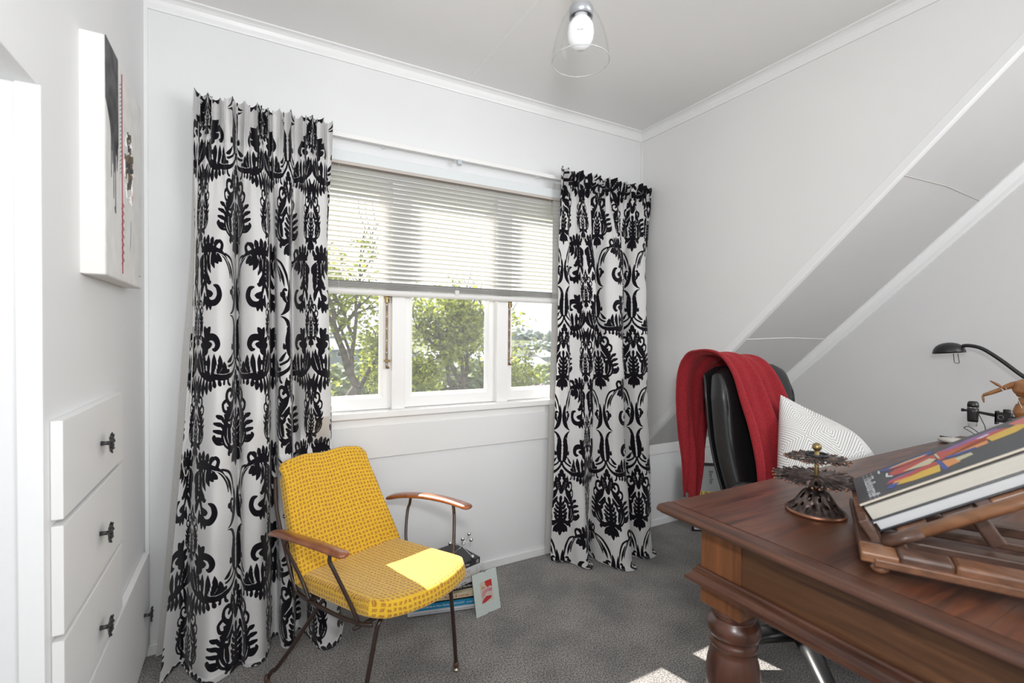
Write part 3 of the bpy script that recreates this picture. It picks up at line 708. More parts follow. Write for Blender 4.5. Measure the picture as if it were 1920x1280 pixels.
# ------------------------------------------------------------------ canvas painting on the left wall
pt = thing('canvas_painting', 'deep white canvas with a black splash and red stitch line on the left wall', 'painting', (0, -.7565, 1.314))
Wp, Hp, Dp = .415, .541, .044
bx('canvas', (0.001, Dp, 0, Wp, 0, Hp), noisy('canvas_paint', (.72, .715, .70), (.80, .795, .78), rough=.75, nscale=6, scale=(3, 3, 3), bump=.15, bdist=.003), pt, bevel=.004)
bx('canvas_side', (0.0, Dp-.002, -.0012, .0, .002, Hp-.002), mat('side_paint', (.76, .75, .72), .7), pt)
def blob(name, pts, m, parent, x=Dp, th=.0012):
    bm = bmesh.new(); prism(bm, pts, 0, x-.0005, x+th); return fin(name, bm, m, parent)
ink = noisy('black_ink', (.018, .018, .022), (.10, .10, .105), rough=.55, nscale=25, scale=(1, 1, 1))
red = mat('red_thread', (.32, .03, .06), .7)
rs = random.Random(4)
bd = [(.002, Hp), (.118, Hp), (.120, .40), (.121, .335)]
y = .118
while y > .05: bd.append((y, .33-rs.random()*.03)); y -= .007; bd.append((y, .345+rs.random()*.03)); y -= .004
bd += [(.04, .36), (.02, .385), (.003, .40)]
blob('black_splash', bd, ink, pt)
for (yy, za, zb, w) in ((.052, .35, .235, .0016), (.064, .35, .27, .002), (.074, .35, .19, .0014), (.083, .35, .255, .0022), (.092, .35, .165, .0016), (.098, .35, .30, .0018), (.108, .35, .265, .003), (.113, .35, .29, .0025), (.060, .34, .30, .005), (.078, .345, .31, .006), (.105, .34, .30, .006)):
    blob('paint_drip', [(yy-w*1.3, za), (yy+w*1.3, za), (yy+w, zb+.01), (yy, zb), (yy-w, zb+.01)], ink, pt, th=.001)
blob('drip_end', [(.082, .172), (.09, .176), (.094, .164), (.090, .158)], ink, pt)
blob('red_line', [(.158, .525), (.161, .525), (.164, .02), (.160, .02)], red, pt, th=.0016)
for k in range(22):
    z = .50-k*.0105; blob('ink_stitch', [(.138, z-.010), (.1385, z-.0115), (.160, z), (.1595, z+.0012)], mat('thin_ink', (.18, .16, .18), .7) if k == 0 else bpy.data.materials['thin_ink'], pt, th=.0008)
bm = bmesh.new(); P = [Vector((Dp+.001, .166+.012*math.sin(k*1.1), .20-k*.0035)) for k in range(46)]; tube(bm, catmull(P, 3), .0007, 4); fin('red_loop', bm, red, pt)
bm = bmesh.new()
for k in range(60):
    a = rs.random()*2*PI; r = math.sqrt(rs.random()); yy = .232+r*.042*math.cos(a); z = .325+r*.072*math.sin(a); s = .004+rs.random()*.008
    prism(bm, [(yy-s*.5, z-s), (yy+s*.5, z-s*.6), (yy+s*.4, z+s), (yy-s*.5, z+s*.7)], 0, Dp-.001, Dp+.001+rs.random()*.004, mi=k % 3)
fin('textured_patch', bm, [mat('moss_paint', (.10, .105, .065), .6), mat('umber_paint', (.14, .085, .06), .6), ink], pt)
bm = bmesh.new()
for k in range(26):
    a = rs.random()*2*PI; yy = .232+.05*math.cos(a); z = .315+.085*math.sin(a); tube(bm, [(Dp+.001, yy, z), (Dp+.002, yy+rs.uniform(-.01, .01), z-rs.random()*.03)], .0012, 5)
fin('impasto_ridge', bm, mat('white_impasto', (.86, .855, .84), .5), pt)['kind'] = 'stuff'
blob('pink_smear', [(.285, .33), (.290, .34), (.292, .24), (.287, .23)], mat('pink_paint', (.55, .22, .22), .7), pt, th=.0006)
blob('blue_smear', [(.262, .17), (.268, .175), (.262, .11), (.250, .085), (.257, .13)], mat('blue_grey_paint', (.32, .35, .40), .7), pt, th=.0006)
blob('corner_mark', [(.372, .035), (.395, .037), (.395, .035), (.372, .033)], ink, pt, th=.0006)

# ------------------------------------------------------------------ built-in drawers on the left wall
def knob(parent, y, z, x=.018):
    k = bpy.data.objects.new('knob', None); COL.objects.link(k); k.parent = parent; k.location = (x, y, z); k.scale = (.68, 1, 1); k.empty_display_size = .02
    bm = bmesh.new(); tube(bm, [(0, 0, 0), (.012, 0, 0), (.028, 0, 0)], [.0058, .0045, .0055], 12, up=Vector((0, 0, 1))); fin('stem', bm, M['pewter'], k, smooth=True)
    bm = bmesh.new(); n = 8
    T = Matrix.Translation((.028, 0, 0)) @ Matrix.Rotation(PI/2, 4, 'Y')
    # flower-shaped plate: ring of open petals round a boss
    lathe(bm, [(.009, -.002), (.010, .002), (.006, .006), (.001, .007)], 16, T=T)
    for i in range(n):
        a = 2*PI*i/n; c = Vector((.030, .0155*math.cos(a), .0155*math.sin(a)))
        ring = [c+Vector((.0012*math.sin(2*b), .0062*math.cos(b), .0062*math.sin(b))) for b in [2*PI*q/10 for q in range(11)]]
        tube(bm, ring, .0022, 6, up=Vector((1, 0, 0)), cap=False)
        sphere(bm, (.031, .0225*math.cos(a), .0225*math.sin(a)), .003, 8, 6)
    fin('flower_plate', bm, M['pewter'], k, smooth=True)
def drawer(label, y0, y1, z0, z1, ky, kz):
    t = thing('drawer', label, 'drawer', (0, 0, 0), group='built-in drawers under the painting')
    bx('drawer_front', (0.0006, .019, y0, y1, z0, z1), M['drawer'], t, bevel=.0012); knob(t, ky, kz, .019)
drawer('white built-in drawer with flower knob, topmost under the painting', -.952, -.462, .8285, 1.0165, -.687, .918)
drawer('white built-in drawer with flower knob, second from the top', -.952, -.468, .607, .8165, -.700, .706)
drawer('white built-in drawer with flower knob, third down with the wide drawer below', -.952, -.474, .417, .595, -.703, .482)
drawer('wide low white drawer reaching towards the curtain, knob at its right end', -.980, -.058, .072, .402, -.160, .225)

# ------------------------------------------------------------------ pendant light
pn = thing('pendant_light', 'clear glass bell pendant with a white bulb under the ceiling', 'pendant light', (1.045, -1.19, 1.94))
bm = bmesh.new(); tube(bm, [(0, 0, .05), (0, 0, HC-1.94)], .0135, 16); fin('stem', bm, mat('cream_sleeve', (.80, .77, .70), .5), pn, smooth=True)
bm = bmesh.new(); lathe(bm, [(.03, HC-1.94-.02), (.045, HC-1.94-.012), (.048, HC-1.94)], 24); fin('ceiling_rose', bm, M['porcelain'], pn, smooth=True)
bm = bmesh.new(); lathe(bm, [(.014, .061), (.024, .059), (.0290, .052), (.0290, .030), (.0270, .030), (.0270, .048), (.014, .054)], 28, closed_ends=False); fin('lamp_holder', bm, mat('grey_holder', (.40, .41, .43), .35, .6), pn, smooth=True)
bm = bmesh.new(); lathe(bm, [(.001, -.048), (.011, -.0465), (.021, -.040), (.0290, -.028), (.0325, -.011), (.0315, .006), (.0255, .020), (.0185, .028), (.0160, .036), (.0160, .050)], 36); fin('bulb', bm, M['porcelain'], pn, smooth=True)
bm = bmesh.new()
pr = [(.0200, .078), (.0235, .060), (.034, .042), (.047, .020), (.057, -.004), (.0645, -.03), (.0690, -.055), (.0712, -.076)]
pr2 = [(r-.0018, z-.0006) for r, z in pr][::-1]
lathe(bm, pr+[(.0712, -.078), (.0694, -.078)]+pr2, 56, closed_ends=False); fin('glass_shade', bm, M['clear'], pn, smooth=True)
bm = bmesh.new(); tube(bm, [(.0704*math.cos(a), .0704*math.sin(a), -.077) for a in [2*PI*k/64 for k in range(65)]], .0013, 6, cap=False); fin('shade_rim', bm, mat('glass_edge', (.66, .68, .67), .15, **{'Transmission Weight': .4}), pn, smooth=True)
text_part(pn, 'EVE LED', .0042, frame_T(Vector((0, 0, -.018))+Vector((-.62, -.78, 0)).normalized()*.0325, (.78, -.62, 0), (0, 0, 1)), flat('ink_grey', (.06, .06, .10)), depth=.0003)

# ------------------------------------------------------------------ yellow armchair
th = math.radians(21.5); OCH = (.812, -.742, 0)
# local frame: x = side (a), y = -forward (b negative is back)
ch = thing('armchair', 'yellow basket-weave lounge chair with wooden arms and thin brown legs', 'armchair', OCH, th)
def cl(a, b, z): return Vector((a, -b, z))     # chair local: +y is backwards
def seat_fn(s, t):
    a = s*.198*(1-.04*(1+t)/2); b = -.445+(t+1)/2*.445 + max(0, t)*.050*(1-s*s) 
    cr = max(0, abs(s)-.80)/.2; b -= max(0, t-.6)/.4*.03*cr
    z = .345+(t+1)/2*.052-.010*(1-s*s)*(1-t*t)+.006*s*s
    return cl(a, b, z)
fin('seat', slab(seat_fn, .060, 40, 40, 7, uvs=lambda s, t: (s*.2, t*.235)), M['weave'], ch, recalc=False)
def back_fn(s, t):
    q = (t+1)/2; w = .209-.040*q-.012*max(0, q-.93)/.07
    b = -.425-.215*q**1.1+.030*math.sin(q*PI)*-.3+.020*s*s; z = .352+q*.362
    z -= .022*(max(0, abs(s)-.82)/.18)**2*max(0, q-.85)/.15+.004*math.cos(s*6)*q
    return cl(s*w, b, z)
fin('backrest', slab(lambda s, t: back_fn(s, t), .046, 44, 44, 10, uvs=lambda s, t: (s*.205, t*.21+.5)), M['weave'], ch, recalc=False)
for sgn in (-1, 1):
    P = catmull([cl(sgn*.232, -.525, .498), cl(sgn*.246, -.45, .522), cl(sgn*.256, -.33, .545), cl(sgn*.255, -.20, .560), cl(sgn*.248, -.10, .566), cl(sgn*.244, -.055, .566)], 6)
    K = len(P); rr = [.026*(.35+.65*min(1, math.sqrt(min(i, K-1-i)/3.0)))*(1.0-.18*(i/K)) for i in range(K)]
    bm = bmesh.new(); tube(bm, P, rr, 14, flat_ratio=.42); fin('armrest', bm, M['arm_wood'], ch, smooth=True)
    bm = bmesh.new(); tube(bm, catmull([cl(sgn*.242, -.138, .556), cl(sgn*.246, -.138, .528), cl(sgn*.238, -.128, .500), cl(sgn*.208, -.098, .41), cl(sgn*.192, -.075, .348)], 5), .0058, 10); fin('front_arm_post', bm, M['bronze_tube'], ch, smooth=True)
    bm = bmesh.new(); tube(bm, catmull([cl(sgn*.243, -.385, .534), cl(sgn*.250, -.400, .500), cl(sgn*.240, -.402, .468), cl(sgn*.212, -.375, .385), cl(sgn*.200, -.340, .315)], 5), .0058, 10); fin('rear_arm_post', bm, M['bronze_tube'], ch, smooth=True)
    bm = bmesh.new(); tube(bm, catmull([cl(sgn*.185, -.62, .66), cl(sgn*.205, -.565, .56), cl(sgn*.208, -.485, .43), cl(sgn*.202, -.440, .338), cl(sgn*.198, -.400, .312), cl(sgn*.198, -.20, .328), cl(sgn*.190, -.07, .346), cl(sgn*.172, -.035, .348)], 6), .0062, 10); fin('side_rail', bm, M['bronze_tube'], ch, smooth=True)
    bm = bmesh.new(); tube(bm, catmull([cl(sgn*.02, -.09, .325), cl(sgn*.11, -.06, .338), cl(sgn*.138, -.048, .335), cl(sgn*.150, -.050, .300), cl(sgn*.176, -.060, .15), cl(sgn*.197, -.070, .018)], 6), .0068, 10); lg = fin('leg', bm, M['bronze_tube'], ch, smooth=True)
    bm = bmesh.new(); lathe(bm, [(.008, .032), (.0095, .022), (.0095, .012), (.007, .010)], 14, c=(sgn*.197, .070, 0)); fin('ferrule', bm, M['stand_dark'], lg, smooth=True)
    bm = bmesh.new(); lathe(bm, [(.013, .0), (.013, .003), (.008, .008), (.004, .012)], 16, c=(sgn*.198, .070, .001)); fin('glide', bm, M['glide'], lg, smooth=True)
    bm = bmesh.new(); tube(bm, catmull([cl(sgn*.02, -.36, .306), cl(sgn*.10, -.365, .305), cl(sgn*.130, -.375, .285), cl(sgn*.20, -.43, .150), cl(sgn*.245, -.470, .065), cl(sgn*.256, -.487, .048), cl(sgn*.264, -.503, .018)], 6), .0068, 10); lg = fin('leg', bm, M['bronze_tube'], ch, smooth=True)
    bm = bmesh.new(); lathe(bm, [(.008, .032), (.0095, .022), (.0095, .012), (.007, .010)], 14, c=(sgn*.264, .503, 0)); fin('ferrule', bm, M['stand_dark'], lg, smooth=True)
    bm = bmesh.new(); lathe(bm, [(.013, .0), (.013, .003), (.008, .008), (.004, .012)], 16, c=(sgn*.265, .503, .001)); fin('glide', bm, M['glide'], lg, smooth=True)
bm = bmesh.new()
for b, z in ((-.36, .306), (-.09, .325)): tube(bm, [cl(-.198, b, z), cl(.198, b, z)], .006, 10)
fin('cross_rail', bm, M['bronze_tube'], ch, smooth=True)

# ------------------------------------------------------------------ books, jacks and clip frame on the floor by the chair
def book(label, cx, cy, z, w, d, h, rz, cover, page=M['paper'], txt=None, grp='books stacked on the floor', extra=None):
    """spine faces local -y; w along spine; origin at spine's right end bottom"""
    t = thing('book', label, 'book', (cx, cy, z), rz, grp)
    c = .0016
    bm = bmesh.new(); box(bm, -w, 0, c, d, 0, c); box(bm, -w, 0, c, d, h-c, h); box(bm, -w, 0, 0, c, 0, h); fin('cover', bm, cover, t, bevel=.0006)
    bx('pages', (-w+.003, -.003, c, d-.003, c, h-c), page, t)
    for (s, size, x, m, *r) in (txt or []):
        text_part(t, s, size, frame_T((x, -.0003, h*(r[0] if r else .5)), (1, 0, 0), (0, 0, 1)), m, sx=(r[1] if len(r) > 1 else 1.0), depth=.0003)
    for (x0, x1, z0, z1, m) in (extra or []): bx('spine_band', (x0, x1, -.0006, .0002, z0*h, z1*h), m, t)
    return t
wt = flat('print_white', (.75, .75, .73)); rd = flat('print_red', (.45, .03, .03)); bk = flat('print_black', (.02, .02, .02)); gy_m = flat('print_grey', (.30, .30, .31)); pk = flat('print_pink', (.60, .30, .33))
r1 = math.radians(-14)
book('white floppy magazine at the very bottom of the floor stack', 1.236, -.312, .006, .34, .22, .016, r1, mat('white_cover', (.62, .64, .68), .4), M['paper_white'], extra=[(-.33, -.05, .35, .5, gy_m)])
book('bright blue geology guide near the bottom of the floor stack', 1.232, -.306, .0225, .33, .20, .024, r1, mat('blue_cover', (.012, .25, .47), .35), txt=[('Field Guide to New Zealand GEOLOGY', .0115, -.19, wt), ('Jocelyn Thornton', .0085, -.055, wt)], extra=[(-.020, -.004, .15, .85, flat('pale_blue', (.45, .65, .75)))])
book('thick black handbook under the cream spine in the floor stack', 1.226, -.300, .047, .28, .20, .010, r1, mat('black_cover_low', (.02, .018, .018), .4))
book('cream-spined book about roots and leaves in the floor stack', 1.208, -.300, .0575, .25, .18, .021, math.radians(-12), mat('cream_cover', (.66, .60, .40), .5), txt=[('Roots & Leaves', .0165, -.105, rd), ('m', .012, -.022, bk)])
book('black photography handbook above the cream-spined book', 1.218, -.270, .079, .26, .19, .026, r1*.5, mat('black_cover', (.022, .02, .02), .4), txt=[('Photography Handbook', .0125, -.085, wt, .45)])
r2 = math.radians(14)
book('white paperback with red and black title above the black handbook', 1.222, -.255, .1055, .24, .17, .014, r2, mat('white_cover_b', (.70, .70, .70), .45), txt=[('WOMEN', .0095, -.14, rd), ('and MILL', .009, -.085, bk)])
book('cream paperback titled about a word, middle of the floor stack', 1.226, -.252, .120, .25, .17, .018, r2, mat('ivory_cover', (.68, .66, .60), .5), txt=[('THERE\'S NOT A WORD FOR IT', .0115, -.125, gy_m)])
book('thick white book with pink capitals, second from the top', 1.250, -.245, .1385, .26, .19, .027, r2, mat('white_cover_c', (.71, .72, .73), .4), M['paper'], txt=[('CULTIVATE', .018, -.125, pk), ('o', .010, -.018, gy_m)], extra=[(-.042, -.041, .15, .85, gy_m)])
tb = book('thick black book on top of the floor stack under the chrome jack', 1.232, -.240, .166, .25, .19, .026, r2, mat('charcoal_cover', (.030, .028, .030), .45), txt=[('Every Day', .0125, -.085, wt)], extra=[(-.022, -.008, .2, .8, gy_m)])
cb = thing('coaster', 'small bronze-coloured disc on the carpet beside the book stack', 'coaster', (1.185, -.300, 0))
bm = bmesh.new(); lathe(bm, [(.016, 0), (.017, .003), (.013, .005), (.004, .0055)], 20); fin('disc', bm, M['glide'], cb, smooth=True)
jk = thing('jack_ornament', 'chrome ball-and-rod jack ornament on top of the floor books', 'ornament', (1.165, -.190, .2335))
ends = [(-.005, -.02, .042), (-.052, .012, .020), (.042, -.006, .024), (.050, .035, .034), (.030, -.050, -.033), (-.03, .02, -.034)]
for e in ends:
    bm = bmesh.new(); tube(bm, [(0, 0, 0), Vector(e)], .0015, 8); r_ = fin('rod', bm, M['chrome'], jk, smooth=True)
    bm = bmesh.new(); sphere(bm, e, .0092, 18, 12); fin('ball', bm, M['chrome'], r_, smooth=True)
bm = bmesh.new(); sphere(bm, (0, 0, 0), .004, 12, 8); fin('hub', bm, M['chrome'], jk, smooth=True)
# clip frame
A = Vector((1.161, -.362, .0)); B = Vector((1.288, -.338, .0)); xd = (B-A).normalized(); up_ = Vector((-.06, .22, .97)).normalized()
cfT = frame_T(A, xd, up_); cf = thing('clip_frame', 'small clip-framed pink and red abstract leaning on the floor books', 'picture frame', A)
cf.matrix_world = cfT
wf, hf = .128, .168
bx('backing', (0, wf, 0, hf, -.004, -.001), mat('brown_board', (.25, .18, .12), .8), cf)
bx('mount', (0, wf, 0, hf, -.001, .0004), mat('pale_green_mount', (.60, .66, .63), .6), cf)
def art(name, poly, m, z=.0006): 
    bm = bmesh.new(); prism(bm, poly, 2, z-.0003, z+.0002); return fin(name, bm, m, cf)
art('print', [(.034, .045), (.096, .045), (.096, .128), (.034, .128)], mat('art_cream', (.62, .52, .42), .6))
art('print_shape', [(.060, .128), (.096, .128), (.096, .098), (.085, .104), (.072, .100), (.062, .112)], mat('art_red', (.55, .03, .02), .6), .0009)
art('print_shape', [(.034, .045), (.052, .045), (.085, .055), (.088, .064), (.060, .068), (.045, .060)], M_red2 := mat('art_crimson', (.50, .03, .05), .6), .0009)
art('print_shape', [(.036, .070), (.070, .085), (.092, .080), (.096, .094), (.070, .098), (.045, .092)], mat('art_pink', (.62, .25, .32), .6), .0009)
art('print_shape', [(.040, .098), (.060, .100), (.062, .105), (.044, .112)], mat('art_ochre', (.50, .33, .16), .6), .0009)
art('print_line', [(.078, .084), (.092, .088), (.092, .0892), (.078, .0852)], bk, .0012)
art('print_line', [(.040, .067), (.056, .075), (.056, .0762), (.040, .0682)], bk, .0012)
bx('glass', (0, wf, 0, hf, .0015, .0028), M['clear'], cf)
for (x, y) in ((wf/2, -.001), (wf/2, hf-.003)): bx('clip', (x-.004, x+.004, y, y+.004, -.004, .0036), M['steel'], cf)

# ------------------------------------------------------------------ desk
dk = thing('desk', 'heavy red-brown wooden desk with turned legs and moulded edge', 'desk', (1.24, -1.28, 0))
DX0, DX1, DY0, DY1, DZ = 1.236, 3.06, -2.23, -1.277, .76
def L3(x, y, z=0): return Vector((x-1.24, y+1.28, z))
def db(name, x0, x1, y0, y1, z0, z1, m, bevel=0, parent=dk, segs=2):
    bm = bmesh.new(); box(bm, x0-1.24, x1-1.24, y0+1.28, y1+1.28, z0, z1); return fin(name, bm, m, parent, bevel=bevel, segs=segs)
# planks of the top
nb = 6; ys = np.linspace(DY0+.048, DY1-.004, nb+1)
for i in range(nb):
    db('top_plank', DX0+.0475, DX1, ys[i]+.0002, ys[i+1]-.0002, DZ-.0245, DZ, M['desk_top'], bevel=.0004)
# rounded border strips
def edge_strip(name, p0, p1, outn, m):
    outn = Vector(outn); prof = [(-.044, 0), (-.012, 0), (-.005, -.0015), (0, -.006), (.001, -.011), (-.002, -.016), (-.010, -.019), (-.014, -.0235), (-.022, -.025), (-.044, -.025)]
    bm = bmesh.new(); A_ = [(bm.verts.new(p0+outn*a+Vector((0, 0, b))), bm.verts.new(p1+outn*a+Vector((0, 0, b)))) for a, b in prof]
    for i in range(len(A_)):
        j = (i+1) % len(A_); bm.faces.new([A_[i][0], A_[i][1], A_[j][1], A_[j][0]])
    bm.faces.new([a for a, b in A_]); bm.faces.new([b for a, b in A_][::-1]); return fin(name, bm, m, dk, bevel=.001)
edge_strip('edge_moulding', L3(DX0, DY1, DZ), L3(DX0, DY0, DZ), (-1, 0, 0), M['desk_edge'])
edge_strip('edge_moulding', L3(DX0+.044, DY0, DZ), L3(DX1, DY0, DZ), (0, -1, 0), M['desk_top'])
db('edge_moulding', DX0+.044, DX1, DY1-.006, DY1, DZ-.0245, DZ-.001, M['desk_top'], bevel=.003)
# corner posts, apron panels
XA = 1.30; PW = .108
posts = [(XA, DY1-.085-PW), (XA, DY0+.085), (DX1-.06-PW, DY1-.085-PW), (DX1-.06-PW, DY0+.085)]
for (px, py) in posts:
    db('corner_post', px, px+PW, py, py+PW, .538, DZ-.0245, M['desk_post'], bevel=.0015)
    cx_, cy_ = px+PW/2, py+PW/2
    pr = [(.050, .553), (.053, .548), (.053, .538), (.047, .533), (.049, .528), (.057, .522), (.0605, .510), (.0605, .498), (.056, .487), (.048, .482), (.052, .476), (.055, .468), (.052, .460), (.047, .456),
          (.052, .445), (.058, .420), (.061, .392), (.060, .362), (.054, .325), (.044, .285), (.034, .245), (.028, .215), (.027, .195), (.036, .188), (.038, .178), (.030, .170), (.034, .150), (.040, .120), (.040, .085), (.032, .050), (.026, .030), (.030, .018), (.030, .0)]
    pr = [(r, z-.015*min(1, z/.3)) for r, z in pr]
    bm = bmesh.new(); lathe(bm, pr, 32, c=L3(cx_, cy_)); fin('leg', bm, M['desk_leg'], dk, smooth=True)
db('apron_panel', XA+.004, XA+.024, posts[1][1]+PW, posts[0][1], .585, DZ-.0245, M['desk_panel'])
db('apron_panel', XA+PW, DX1-.06-PW, posts[0][1]+PW-.024, posts[0][1]+PW-.006, .585, DZ-.0245, M['desk_panel'])
db('apron_panel', XA+PW, DX1-.06-PW, DY0+.091, DY0+.110, .585, DZ-.0245, M['desk_panel'])
def band(p0, p1, outn):
    outn = Vector(outn); prof = [(-.02, .031), (.007, .031), (.009, .027), (.009, .024), (.013, .022), (.013, .016), (.016, .011), (.022, .006), (.027, .003), (.027, -.003), (.021, -.006), (.016, -.010), (.010, -.014), (-.02, -.015)]; al = (p1-p0).normalized()
    bm = bmesh.new(); A_ = [(bm.verts.new(p0+(outn-al)*a+Vector((0, 0, b))), bm.verts.new(p1+(outn+al)*a+Vector((0, 0, b)))) for a, b in prof]
    for i in range(len(A_)):
        j = (i+1) % len(A_); bm.faces.new([A_[i][0], A_[i][1], A_[j][1], A_[j][0]])
    bm.faces.new([a for a, b in A_]); bm.faces.new([b for a, b in A_][::-1]); return fin('lower_moulding', bm, M['desk_edge'], dk)
yt, yb_ = posts[0][1]+PW, posts[1][1]
band(L3(XA, yt, .594), L3(XA, yb_, .594), (-1, 0, 0)); band(L3(XA, yt, .594), L3(DX1-.06, yt, .594), (0, 1, 0)); band(L3(XA, yb_, .594), L3(DX1-.06, yb_, .594), (0, -1, 0))

# ------------------------------------------------------------------ two-tier leaf ornament on the desk
on = thing('leaf_stand', 'two-tier bronze leaf stand with a brass ball on the desk', 'ornament', (1.540, -1.500, .7605))
bm = bmesh.new(); NB, NR = 60, 12
prof = [(.0145, .058), (.020, .056), (.027, .050), (.032, .043), (.036, .036), (.040, .029), (.045, .022), (.051, .016), (.058, .011), (.0635, .0075)]
grid = []
for r, z in prof:
    grid.append([bm.verts.new(((r+.0016*math.cos(10*2*PI*k/NB)*(1 if .02 < r < .055 else 0))*math.cos(2*PI*k/NB), (r+.0016*math.cos(10*2*PI*k/NB)*(1 if .02 < r < .055 else 0))*math.sin(2*PI*k/NB), z)) for k in range(NB)])
for i in range(len(prof)-1):
    for k in range(NB):
        q = k % 6
        if (i in (2, 3) and q in (0, 1)) or (i in (5,) and q in (3, 4)) or (i in (6, 7) and q == 1): continue
        bm.faces.new([grid[i][k], grid[i][(k+1) % NB], grid[i+1][(k+1) % NB], grid[i+1][k]])
fin('pierced_base', bm, M['bronze'], on, smooth=True, solid=.0022, sub=1, recalc=False)
bm = bmesh.new(); lathe(bm, [(.060, .009), (.0645, .008), (.0655, .004), (.0635, .0), (.058, .0)], 48, closed_ends=False); fin('base_rim', bm, M['copper'], on, smooth=True)
bm = bmesh.new(); tube(bm, [(0, 0, .055), (0, 0, .155)], .0052, 14); fin('rod', bm, M['brass'], on, smooth=True)
def tier(R, z, n, seed, lift):
    rr = random.Random(seed)
    lift = lift*.22
    tp = bpy.data.objects.new('leaf_tier', None); COL.objects.link(tp); tp.parent = on; tp.location = (0, 0, z); tp.empty_display_size = .02
    bm = bmesh.new(); lathe(bm, [(.006, .008), (.012, .007), (.022, .002), (.026, -.002), (.006, -.003)], 24); fin('tier_disc', bm, M['bronze'], tp, smooth=True)
    meshes = []
    for v in range(4):
        bm = bmesh.new(); w = [rr.uniform(-1, 1) for _ in range(4)]
        P = catmull([(.012, 0, .003), (.3*R, w[0]*.003, .004), (.6*R, w[1]*.004, .003+w[2]*.002), (.85*R, w[2]*.004, .001), (R, w[3]*.005, .002)], 3)
        K = len(P); tube(bm, P, [.0022+.0026*math.sin(PI*min(1, i/K*1.1)) for i in range(K)], 7, flat_ratio=.55)
        for s_ in (-1, 1):
            tube(bm, [P[K//2], P[int(K*.7)]+Vector((0, s_*.006, .001)), P[int(K*.8)]+Vector((.004, s_*.010, .002))], [.002, .002, .0024], 6)
        o = fin('leaf', bm, M['bronze'], tp, smooth=True); meshes.append(o.data)
        bm = bmesh.new(); bmesh.ops.create_uvsphere(bm, u_segments=8, v_segments=6, radius=.0027, matrix=Matrix.Translation(P[-1]))
        tip = bpy.data.meshes.new('tip'); bm.to_mesh(tip); bm.free()
        COL.objects.unlink(o); bpy.data.objects.remove(o)
        meshes[-1] = (meshes[-1], tip)
    # tips merged in the leaf mesh with the copper material
    done = []
    for me, tip in meshes:
        bm = bmesh.new(); bm.from_mesh(me); nf = len(bm.faces); bm.from_mesh(tip); bm.faces.ensure_lookup_table()
        for f in bm.faces[nf:]: f.material_index = 1; f.smooth = True
        bm.to_mesh(me); bm.free(); me.materials.append(M['copper']); done.append(me)
    for k in range(n):
        o = bpy.data.objects.new('leaf', done[k % 4]); COL.objects.link(o); o.parent = tp
        a = 2*PI*k/n+rr.uniform(-.05, .05); s_ = rr.uniform(.86, 1.04)
        o.rotation_euler = (rr.uniform(-.2, .2), lift*(-1 if k % 2 else 1)*.5+rr.uniform(-.03, .03)+.03, a); o.scale = (s_, s_, s_)
tier(.098, .084, 34, 1, .16); tier(.068, .133, 26, 2, .12)
bm = bmesh.new(); lathe(bm, [(.0215, .139), (.0235, .139), (.0235, .145), (.0215, .145)], 30, closed_ends=False); tube(bm, [(.0225*math.cos(a), .0225*math.sin(a), .142) for a in [2*PI*k/36 for k in range(37)]], .003, 6, cap=False)
fin('ring', bm, mat('black_band', (.02, .022, .028), .4), on, smooth=True)
bm = bmesh.new(); sphere(bm, (0, 0, .160), .0105, 20, 14); fin('ball', bm, M['brass'], on, smooth=True)

# ------------------------------------------------------------------ book stand and the two books on it
Pb = Vector((1.417, -1.691, .816)); ub = Vector((.877, .480, 0)).normalized(); vb = Vector((.405, -.741, .536)).normalized(); nbv = ub.cross(vb); nbv = nbv if nbv.z > 0 else -nbv
wb = Vector((ub.y, -ub.x, 0))
def sT(u, v, n=0): return Pb+ub*u+vb*v+nbv*n
ST = Matrix(((ub.x, vb.x, nbv.x, Pb.x), (ub.y, vb.y, nbv.y, Pb.y), (ub.z, vb.z, nbv.z, Pb.z), (0, 0, 0, 1)))
BT = Matrix(((ub.x, wb.x, 0, 1.302), (ub.y, wb.y, 0, -1.708), (0, 0, 1, 0), (0, 0, 0, 1)))
bs = thing('book_stand', 'striped brown wooden tilting book rest on the near end of the desk', 'book stand', (1.302, -1.708, .7605))
inv = Matrix.Translation((-1.302, 1.708, -.7605))
def sp_(name, b, T, m, bevel=.003, p=bs): 
    bm = bmesh.new(); box(bm, *b, T=inv @ T); return fin(name, bm, m, p, bevel=bevel)
bz0, bz1 = .783, .801
sp_('base_rail', (0, .052, 0, .055, bz0, bz1), BT, M['stand_light']); sp_('base_rail', (.004, .05, .055, .13, bz0+.002, bz1+.006), BT, M['stand_dark'], .006)
sp_('base_rail', (.004, .05, .13, .47, bz0+.002, bz1+.006), BT, M['stand_mid'], .006)
sp_('base_side', (-.004, .006, .02, .47, bz0-.004, bz1-.008), BT, M['stand_mid'], .002)
sp_('base_rail', (.052, .34, .0, .04, bz0, bz1), BT, M['stand_dark'])
sp_('base_rail', (.29, .34, .04, .47, bz0, bz1+.004), BT, M['stand_dark']); sp_('base_rail', (.052, .29, .41, .46, bz0, bz1), BT, M['stand_dark'])
sp_('long_slat', (.10, .135, .04, .41, bz0+.002, bz1), BT, M['stand_dark']); sp_('long_slat', (.20, .235, .04, .41, bz0+.002, bz1), BT, M['stand_dark'])
for (x, y) in ((.025, .030), (.31, .03), (.025, .44), (.31, .44)):
    p = BT @ Vector((x, y, 0)); bm = bmesh.new(); lathe(bm, [(.006, .0235), (.0065, .018), (.0125, .012), (.0145, .007), (.011, .001), (.004, 0)], 18, c=(p.x-1.302, p.y+1.708, 0)); fin('knob_foot', bm, M['stand_mid'], bs, smooth=True)
